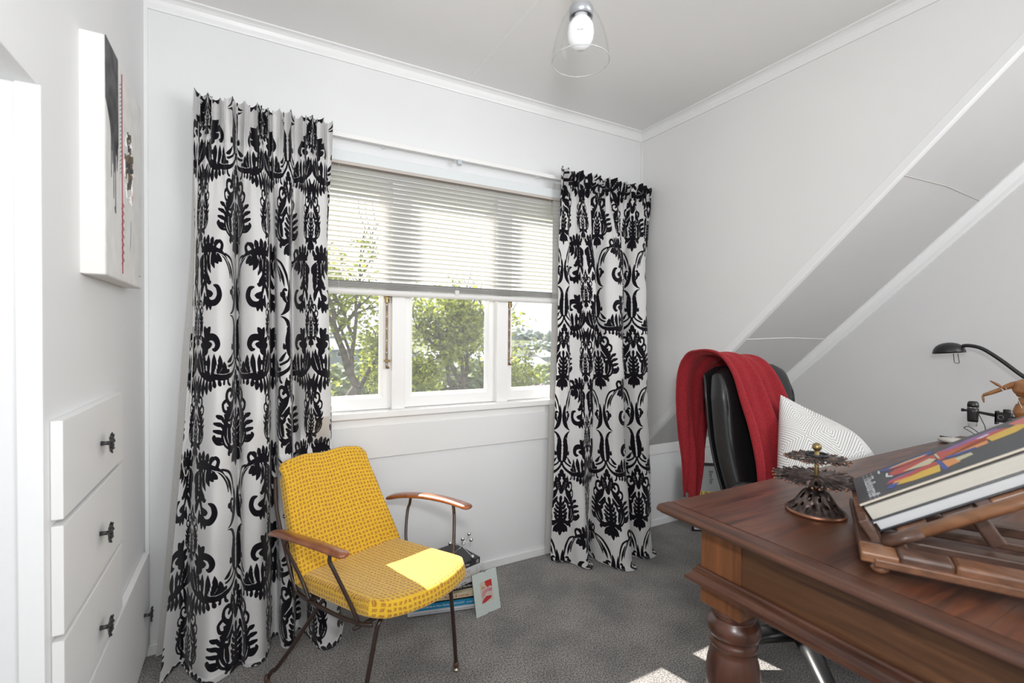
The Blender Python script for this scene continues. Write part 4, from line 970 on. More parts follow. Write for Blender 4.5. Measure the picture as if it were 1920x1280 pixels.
# tilting board: frame of rails and slats, ledge at its low end
for (u0, u1, v0, v1, m) in ((-.060, -.020, -.010, .055, M['stand_dark']), (-.060, -.020, .055, .40, M['stand_light']), (.23, .27, -.01, .40, M['stand_mid'])):
    bm = bmesh.new(); tube(bm, [inv @ sT((u0+u1)/2, v0, -.014), inv @ sT((u0+u1)/2, v1, -.014)], .017, 12, up=nbv, flat_ratio=.62); fin('board_rail', bm, m, bs, smooth=True)
for k in range(5): sp_('board_slat', (-.02, .23, .02+k*.076, .07+k*.076, -.016, -.007), ST, (M['stand_mid'], M['stand_dark'], M['stand_light'])[k % 3])
for k, (u0, u1, m) in enumerate(((-.045, .0, M['stand_dark']), (.0, .06, M['stand_mid']), (.06, .12, M['stand_light']), (.12, .20, M['stand_mid']), (.20, .262, M['stand_dark']))):
    sp_('ledge', (u0, u1, -.026, -.010, -.014, .036), ST, m, .003)
sp_('prop', (.015, .042, .13, .155, -.095, -.02), ST, M['stand_dark'], .004)
sp_('hinge_block', (-.045, -.012, -.022, .02, -.040, -.02), ST, M['stand_dark'], .002)
# lower book
def tilt_book(label, n0, h, u0, u1, v0, v1, cov, pages, gap=0):
    t = thing('book', label, 'book', sT(u0, v0, n0), group='books lying on the book stand')
    t.matrix_world = Matrix.Translation(sT(u0, v0, n0)) @ ST.to_3x3().to_4x4()
    w, l = u1-u0, v1-v0
    bx('back_cover', (0, w, 0, l, 0, .003), cov, t, bevel=.0008)
    bx('pages', (.004, w-.004, .004, l-.004, .003, h-.003-gap), pages, t, bevel=.001)
    bx('spine', (w-.003, w, 0, l, .003, h-.003), cov, t)
    return t, w, l
t1, w1, l1 = tilt_book('white-paged book beneath the picture book on the stand', -.006, .020, -.006, .200, -.008, .335, mat('navy_cover', (.015, .014, .022), .35), M['paper_white'])
bx('front_cover', (.004, w1, .0, l1, .017, .020), M['paper_white'], t1)
t2, w2, l2 = tilt_book('large black picture book with coloured pens on its cover, lying on the stand', .0145, .038, -.004, .197, -.010, .34, mat('dark_slate_cover', (.045, .050, .058), .3), M['paper'], gap=.007)
bx('front_cover', (0, w2, 0, l2, .035, .038), bpy.data.materials['dark_slate_cover'], t2, bevel=.0008)
CZt = .0382
bx('cover_edge', (-.0006, .0015, 0, l2, .0345, .0381), mat('cream_edge', (.62, .56, .47), .6), t2)
# cover art: u across (near = 0), v up the cover, drawn as flat print
def pr_(poly, col, z=0, name='cover_print'):
    nm = 'print_%d_%d_%d' % tuple(int(c*100) for c in col)
    bm = bmesh.new(); prism(bm, poly, 2, CZt-.0001, CZt+.0002+z*.00012); return fin(name, bm, flat(nm, col, .35), t2)
W_ = w2; RED = (.50, .07, .055); YEL = (.70, .46, .06); ORG = (.72, .30, .09); BLU = (.045, .085, .36); PUR = (.26, .12, .34); CRM = (.60, .56, .38); WHT = (.70, .75, .78)
def P_(pts): return [(W_*(1-a), .34*b) for a, b in pts]      # a: 0 far side, 1 near side; b: 0 bottom
pr_(P_([(.10, .165), (.08, .20), (.06, .36), (.05, .47), (.12, .48), (.15, .36), (.18, .20)]), BLU)
pr_(P_([(.13, .22), (.09, .32), (.10, .45), (.14, .42), (.17, .28)]), (.72, .50, .20), 1)
pr_(P_([(.16, .20), (.14, .33), (.14, .45), (.19, .44), (.21, .30)]), RED, 1)
pr_(P_([(.08, .155), (.18, .155), (.19, .165), (.08, .168)]), WHT, 2)
pr_(P_([(.32, .205), (.25, .25), (.22, .47), (.40, .47), (.46, .30), (.45, .23)]), RED)
pr_(P_([(.27, .195), (.40, .185), (.46, .215), (.44, .225), (.38, .20), (.28, .205)]), WHT, 1)
pr_(P_([(.43, .28), (.30, .44), (.40, .465), (.50, .42)]), CRM, 1)
pr_(P_([(.22, .475), (.42, .475), (.43, .485), (.22, .488)]), CRM, 2)
pr_(P_([(.50, .47), (.18, .49), (.14, .80), (.22, .86), (.36, .80)]), RED); pr_(P_([(.22, .50), (.14, .60), (.20, .72), (.26, .58)]), PUR, 1)
pr_(P_([(.13, .62), (.10, .82), (.17, .83), (.20, .70)]), PUR, 1); pr_(P_([(.22, .70), (.19, .76), (.22, .77), (.25, .72)]), WHT, 2)
pr_(P_([(.66, .17), (.58, .20), (.48, .45), (.60, .46), (.68, .30)]), RED); pr_(P_([(.78, .19), (.68, .24), (.62, .46), (.84, .44), (.84, .30)]), YEL); pr_(P_([(.80, .16), (.86, .19), (.74, .24), (.72, .20)]), BLU, 1)
pr_(P_([(.60, .175), (.54, .24), (.52, .34), (.56, .33)]), PUR, 1); pr_(P_([(.72, .20), (.66, .22), (.66, .30), (.70, .30)]), ORG, 1)
pr_(P_([(.50, .455), (.86, .46), (.84, .48), (.48, .475)]), BLU, 1); pr_(P_([(.55, .48), (.80, .48), (.76, .55), (.58, .54)]), ORG); pr_(P_([(.60, .54), (.72, .54), (.68, .62), (.60, .62)]), CRM, 1)
pr_(P_([(.40, .50), (.30, .66), (.28, .74), (.50, .72), (.52, .60)]), ORG); pr_(P_([(.30, .74), (.24, .90), (.36, .95), (.46, .86), (.48, .74)]), YEL, 1); pr_(P_([(.46, .50), (.52, .52), (.52, .66), (.48, .66)]), BLU, 1)
pr_(P_([(.10, .88), (.06, .99), (.26, .99), (.28, .90)]), (.58, .15, .13))
tm = flat('title_silver', (.62, .64, .66), .4)
text_part(t2, 'TheBourrell', .030, frame_T((W_*.46, .030, CZt+.0004), (-1, 0, 0), (0, 1, 0)), tm, name='title_lettering', depth=.0002)
for (a0, a1, b0, b1) in ((.02, .98, .030, .0315), (.02, .30, .052, .0535), (.02, .30, .078, .0795), (.82, .98, .052, .0535), (.80, .98, .072, .0735)):
    bx('title_rule', (W_*(1-a1), W_*(1-a0), .34*b0+.012, .34*b1+.012, CZt, CZt+.0003), tm, t2)

# ------------------------------------------------------------------ office chair
oc = thing('office_chair', 'black leather high-backed swivel chair behind the desk', 'office chair', (2.10, -1.15, 0))
def O3(x, y, z): return Vector((x-2.10, y+1.15, z))
def bk_fn(s, t):
    q = (t+1)/2; z = .50+q*.565; hw = .238-.020*max(0, q-.8)/.2-.012*(1-q)
    y = -1.005+.150*q**1.2+.022*math.sin(q*PI*1.6-.3)+.018*(1-s*s)
    z -= .030*max(0, abs(s)-.62)/.38*max(0, q-.75)/.25
    return O3(2.178+s*hw, y, z)
fin('backrest', slab(bk_fn, .098, 40, 40, 4.5), M['leather'], oc, recalc=False)
for sx in (-1, 1):
    bm = bmesh.new(); P = []
    for k in range(26):
        t = -.92+1.84*k/25; c = bk_fn(sx*.93, t); P.append(c+Vector((0, -.034+.004*math.sin(t*9), 0)))
    tube(bm, P, .0022, 6); fin('seam_piping', bm, M['leather'], oc, smooth=True)
# shell behind
fin('back_shell', slab(lambda s, t: bk_fn(s*1.01, t*.98)+Vector((0, .052, 0)), .014, 30, 30, 6), M['lamp_black'], oc, recalc=False)
def seat_o(s, t): return O3(2.155+s*.245, -1.20+t*.235, .455+.015*s*s-.012*max(0, -t)**2)
fin('seat', slab(seat_o, .09, 30, 30, 4), M['leather'], oc, recalc=False)
for sx in (-1, 1):
    bm = bmesh.new(); x = 2.155+sx*.29
    tube(bm, catmull([O3(x, -1.02, .50), O3(x+sx*.01, -1.04, .60), O3(x, -1.08, .655), O3(x, -1.22, .660), O3(x, -1.27, .62), O3(x-sx*.03, -1.255, .50), O3(x-sx*.06, -1.24, .44)], 5), .017, 10); fin('armrest', bm, M['black'], oc, smooth=True)
bm = bmesh.new(); tube(bm, [O3(2.10, -1.15, .08), O3(2.10, -1.15, .24)], .026, 16); tube(bm, [O3(2.10, -1.15, .24), O3(2.10, -1.15, .42)], .014, 14); fin('gas_column', bm, M['black'], oc, smooth=True)
bm = bmesh.new(); box(bm, -.09, .09, -.10, .10, .39, .415); fin('mechanism', bm, M['black'], oc, bevel=.006)
for k in range(5):
    a = math.radians(228+72*k); d = Vector((math.cos(a), math.sin(a), 0))
    bm = bmesh.new(); tube(bm, [d*.02+Vector((0, 0, .105)), d*.14+Vector((0, 0, .10)), d*.27+Vector((0, 0, .078)), d*.30+Vector((0, 0, .070))], [.036, .033, .027, .021], 14, flat_ratio=.8); lg = fin('base_arm', bm, M['lamp_black'], oc, smooth=True)
    c = d*.285; bm = bmesh.new(); s_ = d.cross(Vector((0, 0, 1)))
    for q in (-1, 1):
        T = frame_T(c+s_*q*.014+Vector((0, 0, .026)), d, (0, 0, 1)); T = T
        lathe(bm, [(.003, -.008), (.024, -.008), (.026, 0), (.024, .008), (.003, .008)], 18, T=T)
    tube(bm, [c+Vector((0, 0, .03)), c+Vector((0, 0, .075))], .007, 8)
    fin('castor', bm, M['black'], lg, smooth=True)
# red throw
def th_path(t):
    pts = [(-.770, .500), (-.772, .66), (-.755, .80), (-.742, .92), (-.745, 1.02), (-.775, 1.088), (-.835, 1.106), (-.895, 1.085), (-.930, 1.02), (-.955, .92), (-.995, .80), (-1.030, .70), (-1.055, .60)]
    xs = [(1.955, 2.02), (1.945, 2.06), (1.935, 2.09), (1.930, 2.12), (1.925, 2.15), (1.925, 2.20), (1.935, 2.245), (1.955, 2.262), (1.972, 2.285), (1.982, 2.310), (1.985, 2.315), (1.972, 2.28), (1.950, 2.16)]
    K = len(pts)-1; x = t*K; i = min(int(x), K-1); f = x-i
    def c(a, j):
        p = [a[max(0, min(K, i+d))][j] for d in (-1, 0, 1, 2)]
        return .5*((2*p[1])+(p[2]-p[0])*f+(2*p[0]-5*p[1]+4*p[2]-p[3])*f*f+(3*p[1]-p[0]-3*p[2]+p[3])*f**3)
    return c(pts, 0), c(pts, 1), c(xs, 0), c(xs, 1)
thr = thing('throw_blanket', 'crimson wool throw draped over the back of the black office chair', 'blanket', (2.08, -.85, 0))
bm = bmesh.new(); NX, NT = 46, 90; g = []
for j in range(NT+1):
    t = j/NT; y, z, xa, xb = th_path(t); r_ = []
    y2, z2, _, _ = th_path(min(1, t+.01)); y1, z1, _, _ = th_path(max(0, t-.01)); tn = Vector((0, y2-y1, z2-z1)).normalized(); nn = Vector((0, tn.z, -tn.y)) * (-1)
    nn = Vector((0, -tn.z, tn.y))
    if t < .5 and nn.y < 0: nn = -nn
    if t >= .5 and nn.y > 0: nn = -nn
    if .38 < t < .62: nn = Vector((0, (y+.835)*6, 1)).normalized()
    for i in range(NX+1):
        s = i/NX; am = .004+.016*min(1, abs(t-.47)*3.0)
        w = am*(math.sin(s*15+t*2.2+math.sin(t*5))+.45*math.sin(s*31+1.3-t*3))*.9+am*.9
        x = xa+(xb-xa)*s; zz = z
        if t < .02: zz += .02*math.sin(s*9)
        if t > .96: zz += .03*s
        tw = -.03*math.sin(PI*t)*(s-.5)
        p = Vector((x, y, zz))+nn*w+Vector((0, 0, tw))
        r_.append(bm.verts.new((p.x-2.08, p.y+.85, p.z)))
    g.append(r_)
for j in range(NT):
    for i in range(NX): bm.faces.new([g[j][i], g[j][i+1], g[j+1][i+1], g[j+1][i]]).smooth = True
fin('blanket', bm, M['throw'], thr, solid=.007, recalc=False, sub=0)
# patterned pillow
c00, c10, c11, c01 = Vector((1.985, -1.125, .575)), Vector((2.30, -1.275, .535)), Vector((2.515, -1.205, .700)), Vector((2.185, -1.010, .950))
pl = thing('pillow', 'large white cushion with nested grey diamond print slumped on the office chair', 'pillow', (2.23, -1.16, .5))
def pil(s, t):
    a, b = (s+1)/2, (t+1)/2; p = (c00*(1-a)+c10*a)*(1-b)+(c01*(1-a)+c11*a)*b
    pin = .018*(1-s*s)*0
    p = p+Vector((0, -.03, .05))*(1-s*s)*(1-t*t)*.5
    p = p+Vector((.01, 0, .018))*(1-s*s)*b
    p.z += .006*math.sin(9*a+3*b)+.005*math.sin(14*b-4*a)
    return p-Vector((2.23, -1.16, .5))
fin('cushion', slab(pil, .13, 40, 40, 2.2, uvs=lambda s, t: (s*.185, t*.205)), M['squares'], pl, recalc=False)

# ------------------------------------------------------------------ framed poster leaning by the knee wall
fpA = Vector((2.690, -.165, .002)); fx = Vector((.80, -.60, 0)).normalized(); fu = Vector((.10, .14, .985)).normalized()
fp = thing('framed_poster', 'black-framed yellow and grey poster leaning at the knee wall behind the office chair', 'framed picture', fpA)
fp.matrix_world = frame_T(fpA, fx, fu)
fw, fh = .30, .405
bm = bmesh.new(); b_ = .016
box(bm, 0, fw, 0, b_*2.4, -.008, .01); box(bm, 0, fw, fh-b_, fh, -.008, .01); box(bm, 0, b_, 0, fh, -.008, .01); box(bm, fw-b_, fw, 0, fh, -.008, .01)
fin('frame', bm, M['black'], fp, bevel=.001)
bx('sheet', (b_, fw-b_, b_, fh-b_, -.006, .002), mat('poster_grey', (.36, .37, .37), .6), fp)
bx('yellow_band', (b_, fw-b_, .20, .235, .002, .0024), mat('poster_yellow', (.66, .52, .12), .6), fp)
bx('yellow_strip', (b_, b_+.022, .06, .20, .002, .0024), bpy.data.materials['poster_yellow'], fp)
text_part(fp, 'UNITED', .040, frame_T((.13, .217, .0026), (1, 0, 0), (0, 1, 0)), bk)
text_part(fp, 'Berlin', .034, frame_T((.12, .32, .0022), (0, -1, 0), (1, 0, 0)), bk)
bx('label_plate', (.012, .105, .010, .026, .0101, .0108), wt, fp)
text_part(fp, 'NZ COLLECTION', .011, frame_T((.058, .018, .0110), (1, 0, 0), (0, 1, 0)), flat('print_violet', (.12, .10, .25)), depth=.0002)

# ------------------------------------------------------------------ desk lamp
dl = thing('desk_lamp', 'black dome-headed desk lamp with curved arm against the grey wall', 'desk lamp', (2.965, -1.78, .7605))
lz = .7605
def D3(x, y, z): return Vector((x-2.965, y+1.78, z-lz+(.017 if z > .9 else 0)))
bm = bmesh.new(); lathe(bm, [(.075, 0), (.076, .010), (.066, .018), (.02, .024), (.012, .04)], 32); fin('base', bm, M['lamp_black'], dl, smooth=True)
bm = bmesh.new(); tube(bm, catmull([D3(2.965, -1.78, .79), D3(2.965, -1.72, .85), D3(2.965, -1.60, .945), D3(2.965, -1.50, 1.020), D3(2.965, -1.43, 1.085), D3(2.965, -1.375, 1.128), D3(2.965, -1.335, 1.140), D3(2.965, -1.312, 1.138)], 5), .0075, 12); fin('arm', bm, M['lamp_black'], dl, smooth=True)
bm = bmesh.new(); Tl = Matrix.Translation(D3(2.965, -1.268, 1.112)) @ Matrix.Rotation(math.radians(-6), 4, 'X')
lathe(bm, [(.002, .040), (.016, .0385), (.030, .034), (.042, .026), (.050, .015), (.0545, .002), (.055, -.006), (.0535, -.006), (.048, .013), (.030, .031), (.002, .037)], 36, T=Tl, closed_ends=False)
fin('lamp_shade', bm, M['lamp_black'], dl, smooth=True)
bm = bmesh.new(); h0 = D3(2.962, -1.290, 1.105)
tube(bm, [h0+Vector((0, .006, 0)), h0+Vector((0, .003, -.036)), h0+Vector((0, -.002, -.040)), h0+Vector((0, -.012, -.041)), h0+Vector((0, -.014, -.037)), h0+Vector((0, -.008, 0))], .0013, 6); fin('wire_handle', bm, M['lamp_black'], dl, smooth=True)

# ------------------------------------------------------------------ usb microscope on its stand
mc = thing('usb_microscope', 'black digital microscope on a clamp stand beside the desk lamp', 'microscope', (2.60, -1.57, .7605))
def Q(x, y, z): return Vector((x-2.60, y+1.57, z-.7605))
mx, my = 2.60, -1.461
bm = bmesh.new(); lathe(bm, [(.003, .963), (.011, .9625), (.0145, .958), (.0158, .950), (.0158, .942)], 24, c=Q(mx, my, 0)+Vector((0, 0, 0))); fin('cap', bm, M['lamp_black'], mc, smooth=True)
bm = bmesh.new(); lathe(bm, [(.0161, .942), (.0161, .9395)], 24, c=Q(mx, my, 0), closed_ends=False); fin('silver_ring', bm, M['chrome'], mc, smooth=True)
bm = bmesh.new(); lathe(bm, [(.0158, .9395), (.0158, .925), (.0152, .900), (.0145, .890), (.003, .890)], 24, c=Q(mx, my, 0)); fin('body', bm, M['lamp_black'], mc, smooth=True)
bm = bmesh.new(); lathe(bm, [(.013, .890), (.0125, .876), (.0105, .874)], 20, c=Q(mx, my, 0), closed_ends=False); fin('clear_tip', bm, mat('clear_acrylic', (.7, .7, .7), .1, **{'Transmission Weight': .8}), mc, smooth=True)
bm = bmesh.new(); tube(bm, [Q(mx, my+.015, .928), Q(mx, my+.024, .928)], .004, 10); tube(bm, [Q(mx, my+.024, .928), Q(mx, my+.031, .928)], .0058, 10); fin('clamp_screw', bm, M['black'], mc)
bm = bmesh.new(); tube(bm, [Q(mx, my-.012, .926), Q(mx, my-.060, .921)], [.0045, .006], 10); fin('cross_arm', bm, M['black'], mc)
bm = bmesh.new(); p = Q(mx, -1.541, .918); box(bm, p.x-.012, p.x+.012, p.y-.020, p.y+.020, p.z-.018, p.z+.016); box(bm, p.x-.012, p.x+.012, p.y+.014, p.y+.020, p.z-.026, p.z+.02)
lathe(bm, [(.010, 0), (.010, .011), (.008, .012)], 16, c=(p.x, p.y-.008, p.z+.016)); fin('clamp_block', bm, M['black'], mc, bevel=.001)
bm = bmesh.new(); tube(bm, [p+Vector((0, -.018, 0)), p+Vector((0, -.032, 0))], .0062, 12); fin('clamp_knob', bm, M['black'], mc)
bm = bmesh.new(); tube(bm, [(p.x-.0125, p.y+.004+.007*math.cos(a), p.z+.007*math.sin(a)) for a in [2*PI*k/16 for k in range(17)]], .0008, 5, cap=False); fin('dial', bm, M['steel'], mc)
bm = bmesh.new(); tube(bm, [(p.x, p.y-.006, .008), (p.x, p.y-.006, p.z-.01)], .0035, 10); fin('post', bm, M['steel'], mc, smooth=True)
bm = bmesh.new(); tube(bm, [(p.x, p.y-.016, .008), (p.x, p.y-.016, p.z-.01)], .003, 10); fin('post', bm, M['black'], mc, smooth=True)
bm = bmesh.new(); box(bm, -.045, .045, -.05, .10, 0, .009); fin('foot_plate', bm, M['black'], mc, bevel=.003)
bm = bmesh.new(); tube(bm, catmull([Q(mx, my-.013, .925), Q(mx, my-.024, .900), Q(mx, my-.034, .872), Q(mx, my-.030, .848), Q(mx+.01, my-.014, .838), Q(mx+.02, my+.012, .850), Q(mx+.01, my+.026, .862), Q(mx, my+.010, .870), Q(mx-.01, my-.014, .858), Q(mx-.01, my-.030, .842), Q(mx-.02, my-.05, .80), Q(mx-.03, my-.07, .766)], 6), .0013, 6); fin('cable', bm, M['black'], mc, smooth=True)
ms = thing('computer_mouse', 'small pale beige object lying near the far edge of the desk', 'mouse', (2.83, -1.335, .7605))
bm = bmesh.new(); sphere(bm, (0, 0, .011), 1.0, 20, 12, sc=(.032, .052, .013)); fin('shell', bm, mat('beige_plastic', (.62, .59, .54), .5), ms, smooth=True)
bm = bmesh.new(); box(bm, -.001, .001, .005, .045, .019, .0245); fin('button_gap', bm, M['gap'], ms)

# ------------------------------------------------------------------ jointed wooden puppet
pp = thing('wooden_puppet', 'jointed wooden string puppet cut off by the right edge of the photo', 'puppet', (2.30, -1.640, .7605))
pw = wood('puppet_wood', (.20, .080, .022), (.36, .155, .050), scale=(9, 9, 4), rough=.4)
def PP(x, y, z): return Vector((x-2.30, y+1.625, z-.7605))
def part(name, pts, rr, fr=1.0, m=pw, n=12):
    bm = bmesh.new(); P = catmull(pts, 5); K = len(P)
    R_ = [np.interp(i/(K-1), np.linspace(0, 1, len(rr)), rr) for i in range(K)]
    tube(bm, P, [float(r) for r in R_], n, flat_ratio=fr); return fin(name, bm, m, pp, smooth=True)
part('chest', [PP(2.30, -1.66, 1.072), PP(2.30, -1.655, 1.055), PP(2.30, -1.652, 1.035), PP(2.30, -1.650, 1.018)], [.008, .028, .030, .016])
part('waist', [PP(2.30, -1.650, 1.016), PP(2.30, -1.650, 1.000)], [.014, .015]); part('pelvis', [PP(2.30, -1.650, .998), PP(2.30, -1.650, .975), PP(2.30, -1.650, .958)], [.018, .026, .018])
part('head', [PP(2.30, -1.69, 1.085), PP(2.30, -1.70, 1.105), PP(2.30, -1.705, 1.13), PP(2.30, -1.705, 1.145)], [.006, .017, .019, .008])
part('upper_arm', [PP(2.30, -1.648, 1.060), PP(2.295, -1.625, 1.052), PP(2.29, -1.605, 1.040)], [.010, .0095, .006])
part('upper_arm', [PP(2.33, -1.672, 1.058), PP(2.34, -1.70, 1.04)], [.010, .007])
part('forearm', [PP(2.29, -1.603, 1.038), PP(2.285, -1.585, 1.027), PP(2.28, -1.566, 1.016)], [.0062, .0060, .0042])
part('forearm', [PP(2.34, -1.70, 1.04), PP(2.35, -1.72, 1.0)], [.006, .004])
part('hand', [PP(2.28, -1.5645, 1.016), PP(2.28, -1.566, 1.006), PP(2.28, -1.568, .994)], [.0035, .0052, .0022], .6); part('hand', [PP(2.35, -1.72, 1.0), PP(2.35, -1.725, .98)], [.0035, .003])
part('raised_foot', [PP(2.27, -1.610, 1.045), PP(2.265, -1.600, 1.053), PP(2.26, -1.586, 1.063)], [.004, .006, .0022], .7)
for dx in (-.018, .018):
    part('thigh', [PP(2.30+dx, -1.65, .960), PP(2.30+dx, -1.648, .91), PP(2.30+dx, -1.65, .868)], [.012, .012, .008], m=pw); part('shin', [PP(2.30+dx, -1.65, .866), PP(2.30+dx, -1.65, .82), PP(2.30+dx, -1.65, .778)], [.009, .008, .006])
    part('foot', [PP(2.30+dx, -1.66, .769), PP(2.30+dx, -1.64, .769), PP(2.30+dx, -1.615, .768)], [.005, .008, .004], .8)
bm = bmesh.new()
for a, b in (((2.28, -1.615, 1.045), (2.29, -1.625, .985)), ((2.275, -1.635, 1.03), (2.28, -1.655, .975))): tube(bm, [PP(*a), PP(*b)], .0006, 5)
fin('string', bm, M['cord'], pp)
bm = bmesh.new(); lathe(bm, [(.032, .952), (.034, .946), (.030, .935)], 24, c=Q(0, 0, 0)*0+Vector((0, -.025, -.7605))); fin('belt', bm, M['black'], pp, smooth=True)

# ------------------------------------------------------------------ outside: ground, trees, houses
def hz(x, y):  # terrain height: garden falls into a valley and climbs the far ridge
    return float(np.interp(y, [0, 40, 100, 160, 210, 260, 340], [-3.3, -5.2, -11, -11.5, -7, -2.5, 2]))+.5*math.sin(x*.05+1)*min(1, y/80)
bm = bmesh.new(); gxs = np.linspace(-60, 260, 50); gys = np.r_[np.linspace(1.0, 30, 10), np.linspace(36, 330, 38)]
vg = [[bm.verts.new((x, y, hz(x, y))) for y in gys] for x in gxs]
for i in range(len(gxs)-1):
    for j in range(len(gys)-1): bm.faces.new([vg[i][j], vg[i+1][j], vg[i+1][j+1], vg[i][j+1]]).smooth = True
struct(fin('ground', bm, noisy('grass_and_scrub', (.07, .09, .04), (.14, .16, .09), rough=.95, nscale=.25, scale=(1, 1, 1), detail=8)), 'green garden slope outside the window')
def leafmat(name, c1, c2, tr=.35):
    m = noisy(name, c1, c2, rough=.5, nscale=9, scale=(1, 1, 1)); t, N, L, b = nt(m)
    tl = N.new('ShaderNodeBsdfTranslucent'); src = b.inputs['Base Color'].links[0].from_socket; L.new(src, tl.inputs[0])
    mx = N.new('ShaderNodeMixShader'); mx.inputs[0].default_value = tr; L.new(b.outputs[0], mx.inputs[1]); L.new(tl.outputs[0], mx.inputs[2]); L.new(mx.outputs[0], N['Material Output'].inputs[0]); return m
LM = leafmat('tree_leaf', (.085, .13, .022), (.44, .47, .07), .5)
LM2 = leafmat('dark_tree_leaf', (.08, .12, .035), (.26, .29, .08), .4)
BARK = noisy('bark', (.045, .038, .03), (.12, .10, .08), rough=.9, nscale=12, scale=(1, 1, 1), bump=.5, bdist=.01)
def tree(label, root, trunk, limbs, nleaf, lm, lsize, seed, spread=.30, fill=None):
    rr = random.Random(seed); t = thing('tree', label, 'tree', root)
    R_ = Vector(root); bmB = bmesh.new(); tips = []
    def seg(p, d, ln, r, depth):
        pts = [p]; dd = d.copy(); q = p.copy(); n = 4
        for k in range(n):
            dd = (dd+Vector((rr.uniform(-.25, .25), rr.uniform(-.2, .2), rr.uniform(-.12, .18)))).normalized(); q = q+dd*ln/n; pts.append(q.copy())
        tube(bmB, [a-R_ for a in pts], [r*(1-.4*k/n) for k in range(n+1)], 6, cap=False)
        if depth <= 2:
            for a in pts[1:]: tips.append((a, dd, depth))
        if depth > 0:
            for k in range(3 if depth > 1 else 4):
                a = rr.choice(pts[2:]); nd = (dd+Vector((rr.uniform(-.9, .9), rr.uniform(-.7, .7), rr.uniform(-.5, .7)))).normalized()
                seg(a, nd, ln*rr.uniform(.55, .8), r*.52, depth-1)
    tube(bmB, [Vector(a)-R_ for a in catmull(trunk, 4)], [.13-.05*i/(4*len(trunk)) for i in range(4*(len(trunk)-1)+1)], 8, cap=False)
    for (p, d, ln, r) in limbs: seg(Vector(p), Vector(d).normalized(), ln, r, 3)
    fin('branches', bmB, BARK, t, smooth=True, recalc=False)
    V = []; Fc = []
    def addleaf(c, s):
        a = Vector((rr.gauss(0, 1), rr.gauss(0, 1), rr.gauss(0, .6))).normalized(); b = a.cross(Vector((rr.gauss(0, 1), rr.gauss(0, 1), rr.gauss(0, 1)))).normalized()
        n = len(V); V.extend([c-a*s-R_, c+b*s*.5-R_+a*s*.1, c+a*s-R_, c-b*s*.5-R_+a*s*.1]); Fc.append((n, n+1, n+2, n+3))
    for k in range(nleaf):
        a, d, dep = rr.choice(tips); c = a+Vector((rr.gauss(0, spread*.5), rr.gauss(0, spread*.5), rr.gauss(0, spread*.42)))
        if c.z > np.interp(c.x, [1.2, 1.9, 2.5, 3.0, 3.3, 3.9, 4.5, 5.0, 5.8], [2.9, 2.85, 2.45, 2.15, 2.3, 2.05, 1.85, 1.7, 1.5])-abs(rr.gauss(0, .22)): continue
        addleaf(c, lsize*rr.uniform(.6, 1.25))
    me = bpy.data.meshes.new('foliage'); me.from_pydata([tuple(v) for v in V], [], Fc); o = link('foliage', me, lm, t); o['kind'] = 'stuff'
    return t
# pixel rays at Y=5.5: x612->1.35, x740->2.55, x850->3.5, x910->4.1, x960->4.6, x1000->5.1
tree('sunlit yellow-green tree seen through the left casement', (1.2, 6.2, -3.3), [(1.2, 6.2, -3.4), (1.3, 6.1, -1.6), (1.6, 6.0, -.3), (1.9, 6.0, .25)],
     [((1.9, 6.0, .3), (-.55, 0, .85), 1.25, .07), ((1.85, 6.0, .1), (.35, .2, .55), 1.0, .05), ((1.6, 6, -.3), (-.7, .1, .55), 1.1, .05), ((1.9, 6.0, .2), (-.1, -.1, 1), 1.2, .05), ((1.7, 6.0, -.1), (.8, -.1, .12), 1.0, .05), ((1.4, 6.1, -.6), (-.9, 0, .2), .9, .04)], 6800, LM, .058, 5, .30)
tree('sunlit tree with forked trunk seen through the middle casement', (4.4, 6.4, -3.3), [(4.4, 6.4, -3.4), (4.2, 6.3, -1.8), (3.95, 6.2, -.5), (3.85, 6.1, .2)],
     [((3.85, 6.1, .2), (-.5, 0, .75), 1.05, .06), ((3.9, 6.2, 0), (.35, .1, .9), 1.0, .055), ((3.95, 6.2, -.4), (-.9, 0, .2), 1.1, .05), ((3.85, 6.1, .0), (-.2, .1, 1), 1.0, .05), ((4.0, 6.2, -.5), (.5, 0, .35), .8, .04), ((3.9, 6.2, -.2), (-.8, -.1, .65), 1.1, .05)], 7600, LM, .058, 11, .28)
tree('thin twiggy tree edge seen at the left of the right casement', (4.9, 6.6, -3.3), [(4.9, 6.6, -3.4), (4.9, 6.6, -1.8), (4.88, 6.6, -.6)],
     [((4.88, 6.6, -.5), (.10, 0, .9), 1.0, .03), ((4.88, 6.6, -.5), (-.1, 0, 1), .9, .03), ((4.88, 6.6, .25), (.75, 0, .55), .55, .018), ((4.88, 6.6, -.6), (.5, 0, .3), .5, .02)], 700, LM2, .045, 3, .20)
# far trees and shrubs
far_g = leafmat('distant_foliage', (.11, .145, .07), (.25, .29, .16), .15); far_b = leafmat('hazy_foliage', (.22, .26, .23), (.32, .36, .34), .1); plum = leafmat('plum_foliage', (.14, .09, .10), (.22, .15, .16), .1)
protos = {}
def crown_mesh(key, m):
    if key in protos: return protos[key]
    rr = random.Random(hash(key[0]) % 100 + key[1]); bm = bmesh.new()
    bmesh.ops.create_icosphere(bm, subdivisions=4, radius=1)
    for v in bm.verts:
        n = v.co.normalized(); k = 1+.16*math.sin(n.x*5+key[1])*math.sin(n.y*6+1)+.10*math.sin(n.z*11+n.x*9+key[1])+.09*math.sin(n.x*23+n.z*19)*math.sin(n.y*21)+rr.uniform(-.07, .07)
        v.co = n*k
    me = bpy.data.meshes.new('crown'); bm.to_mesh(me); bm.free(); me.materials.append(m); protos[key] = me; return me
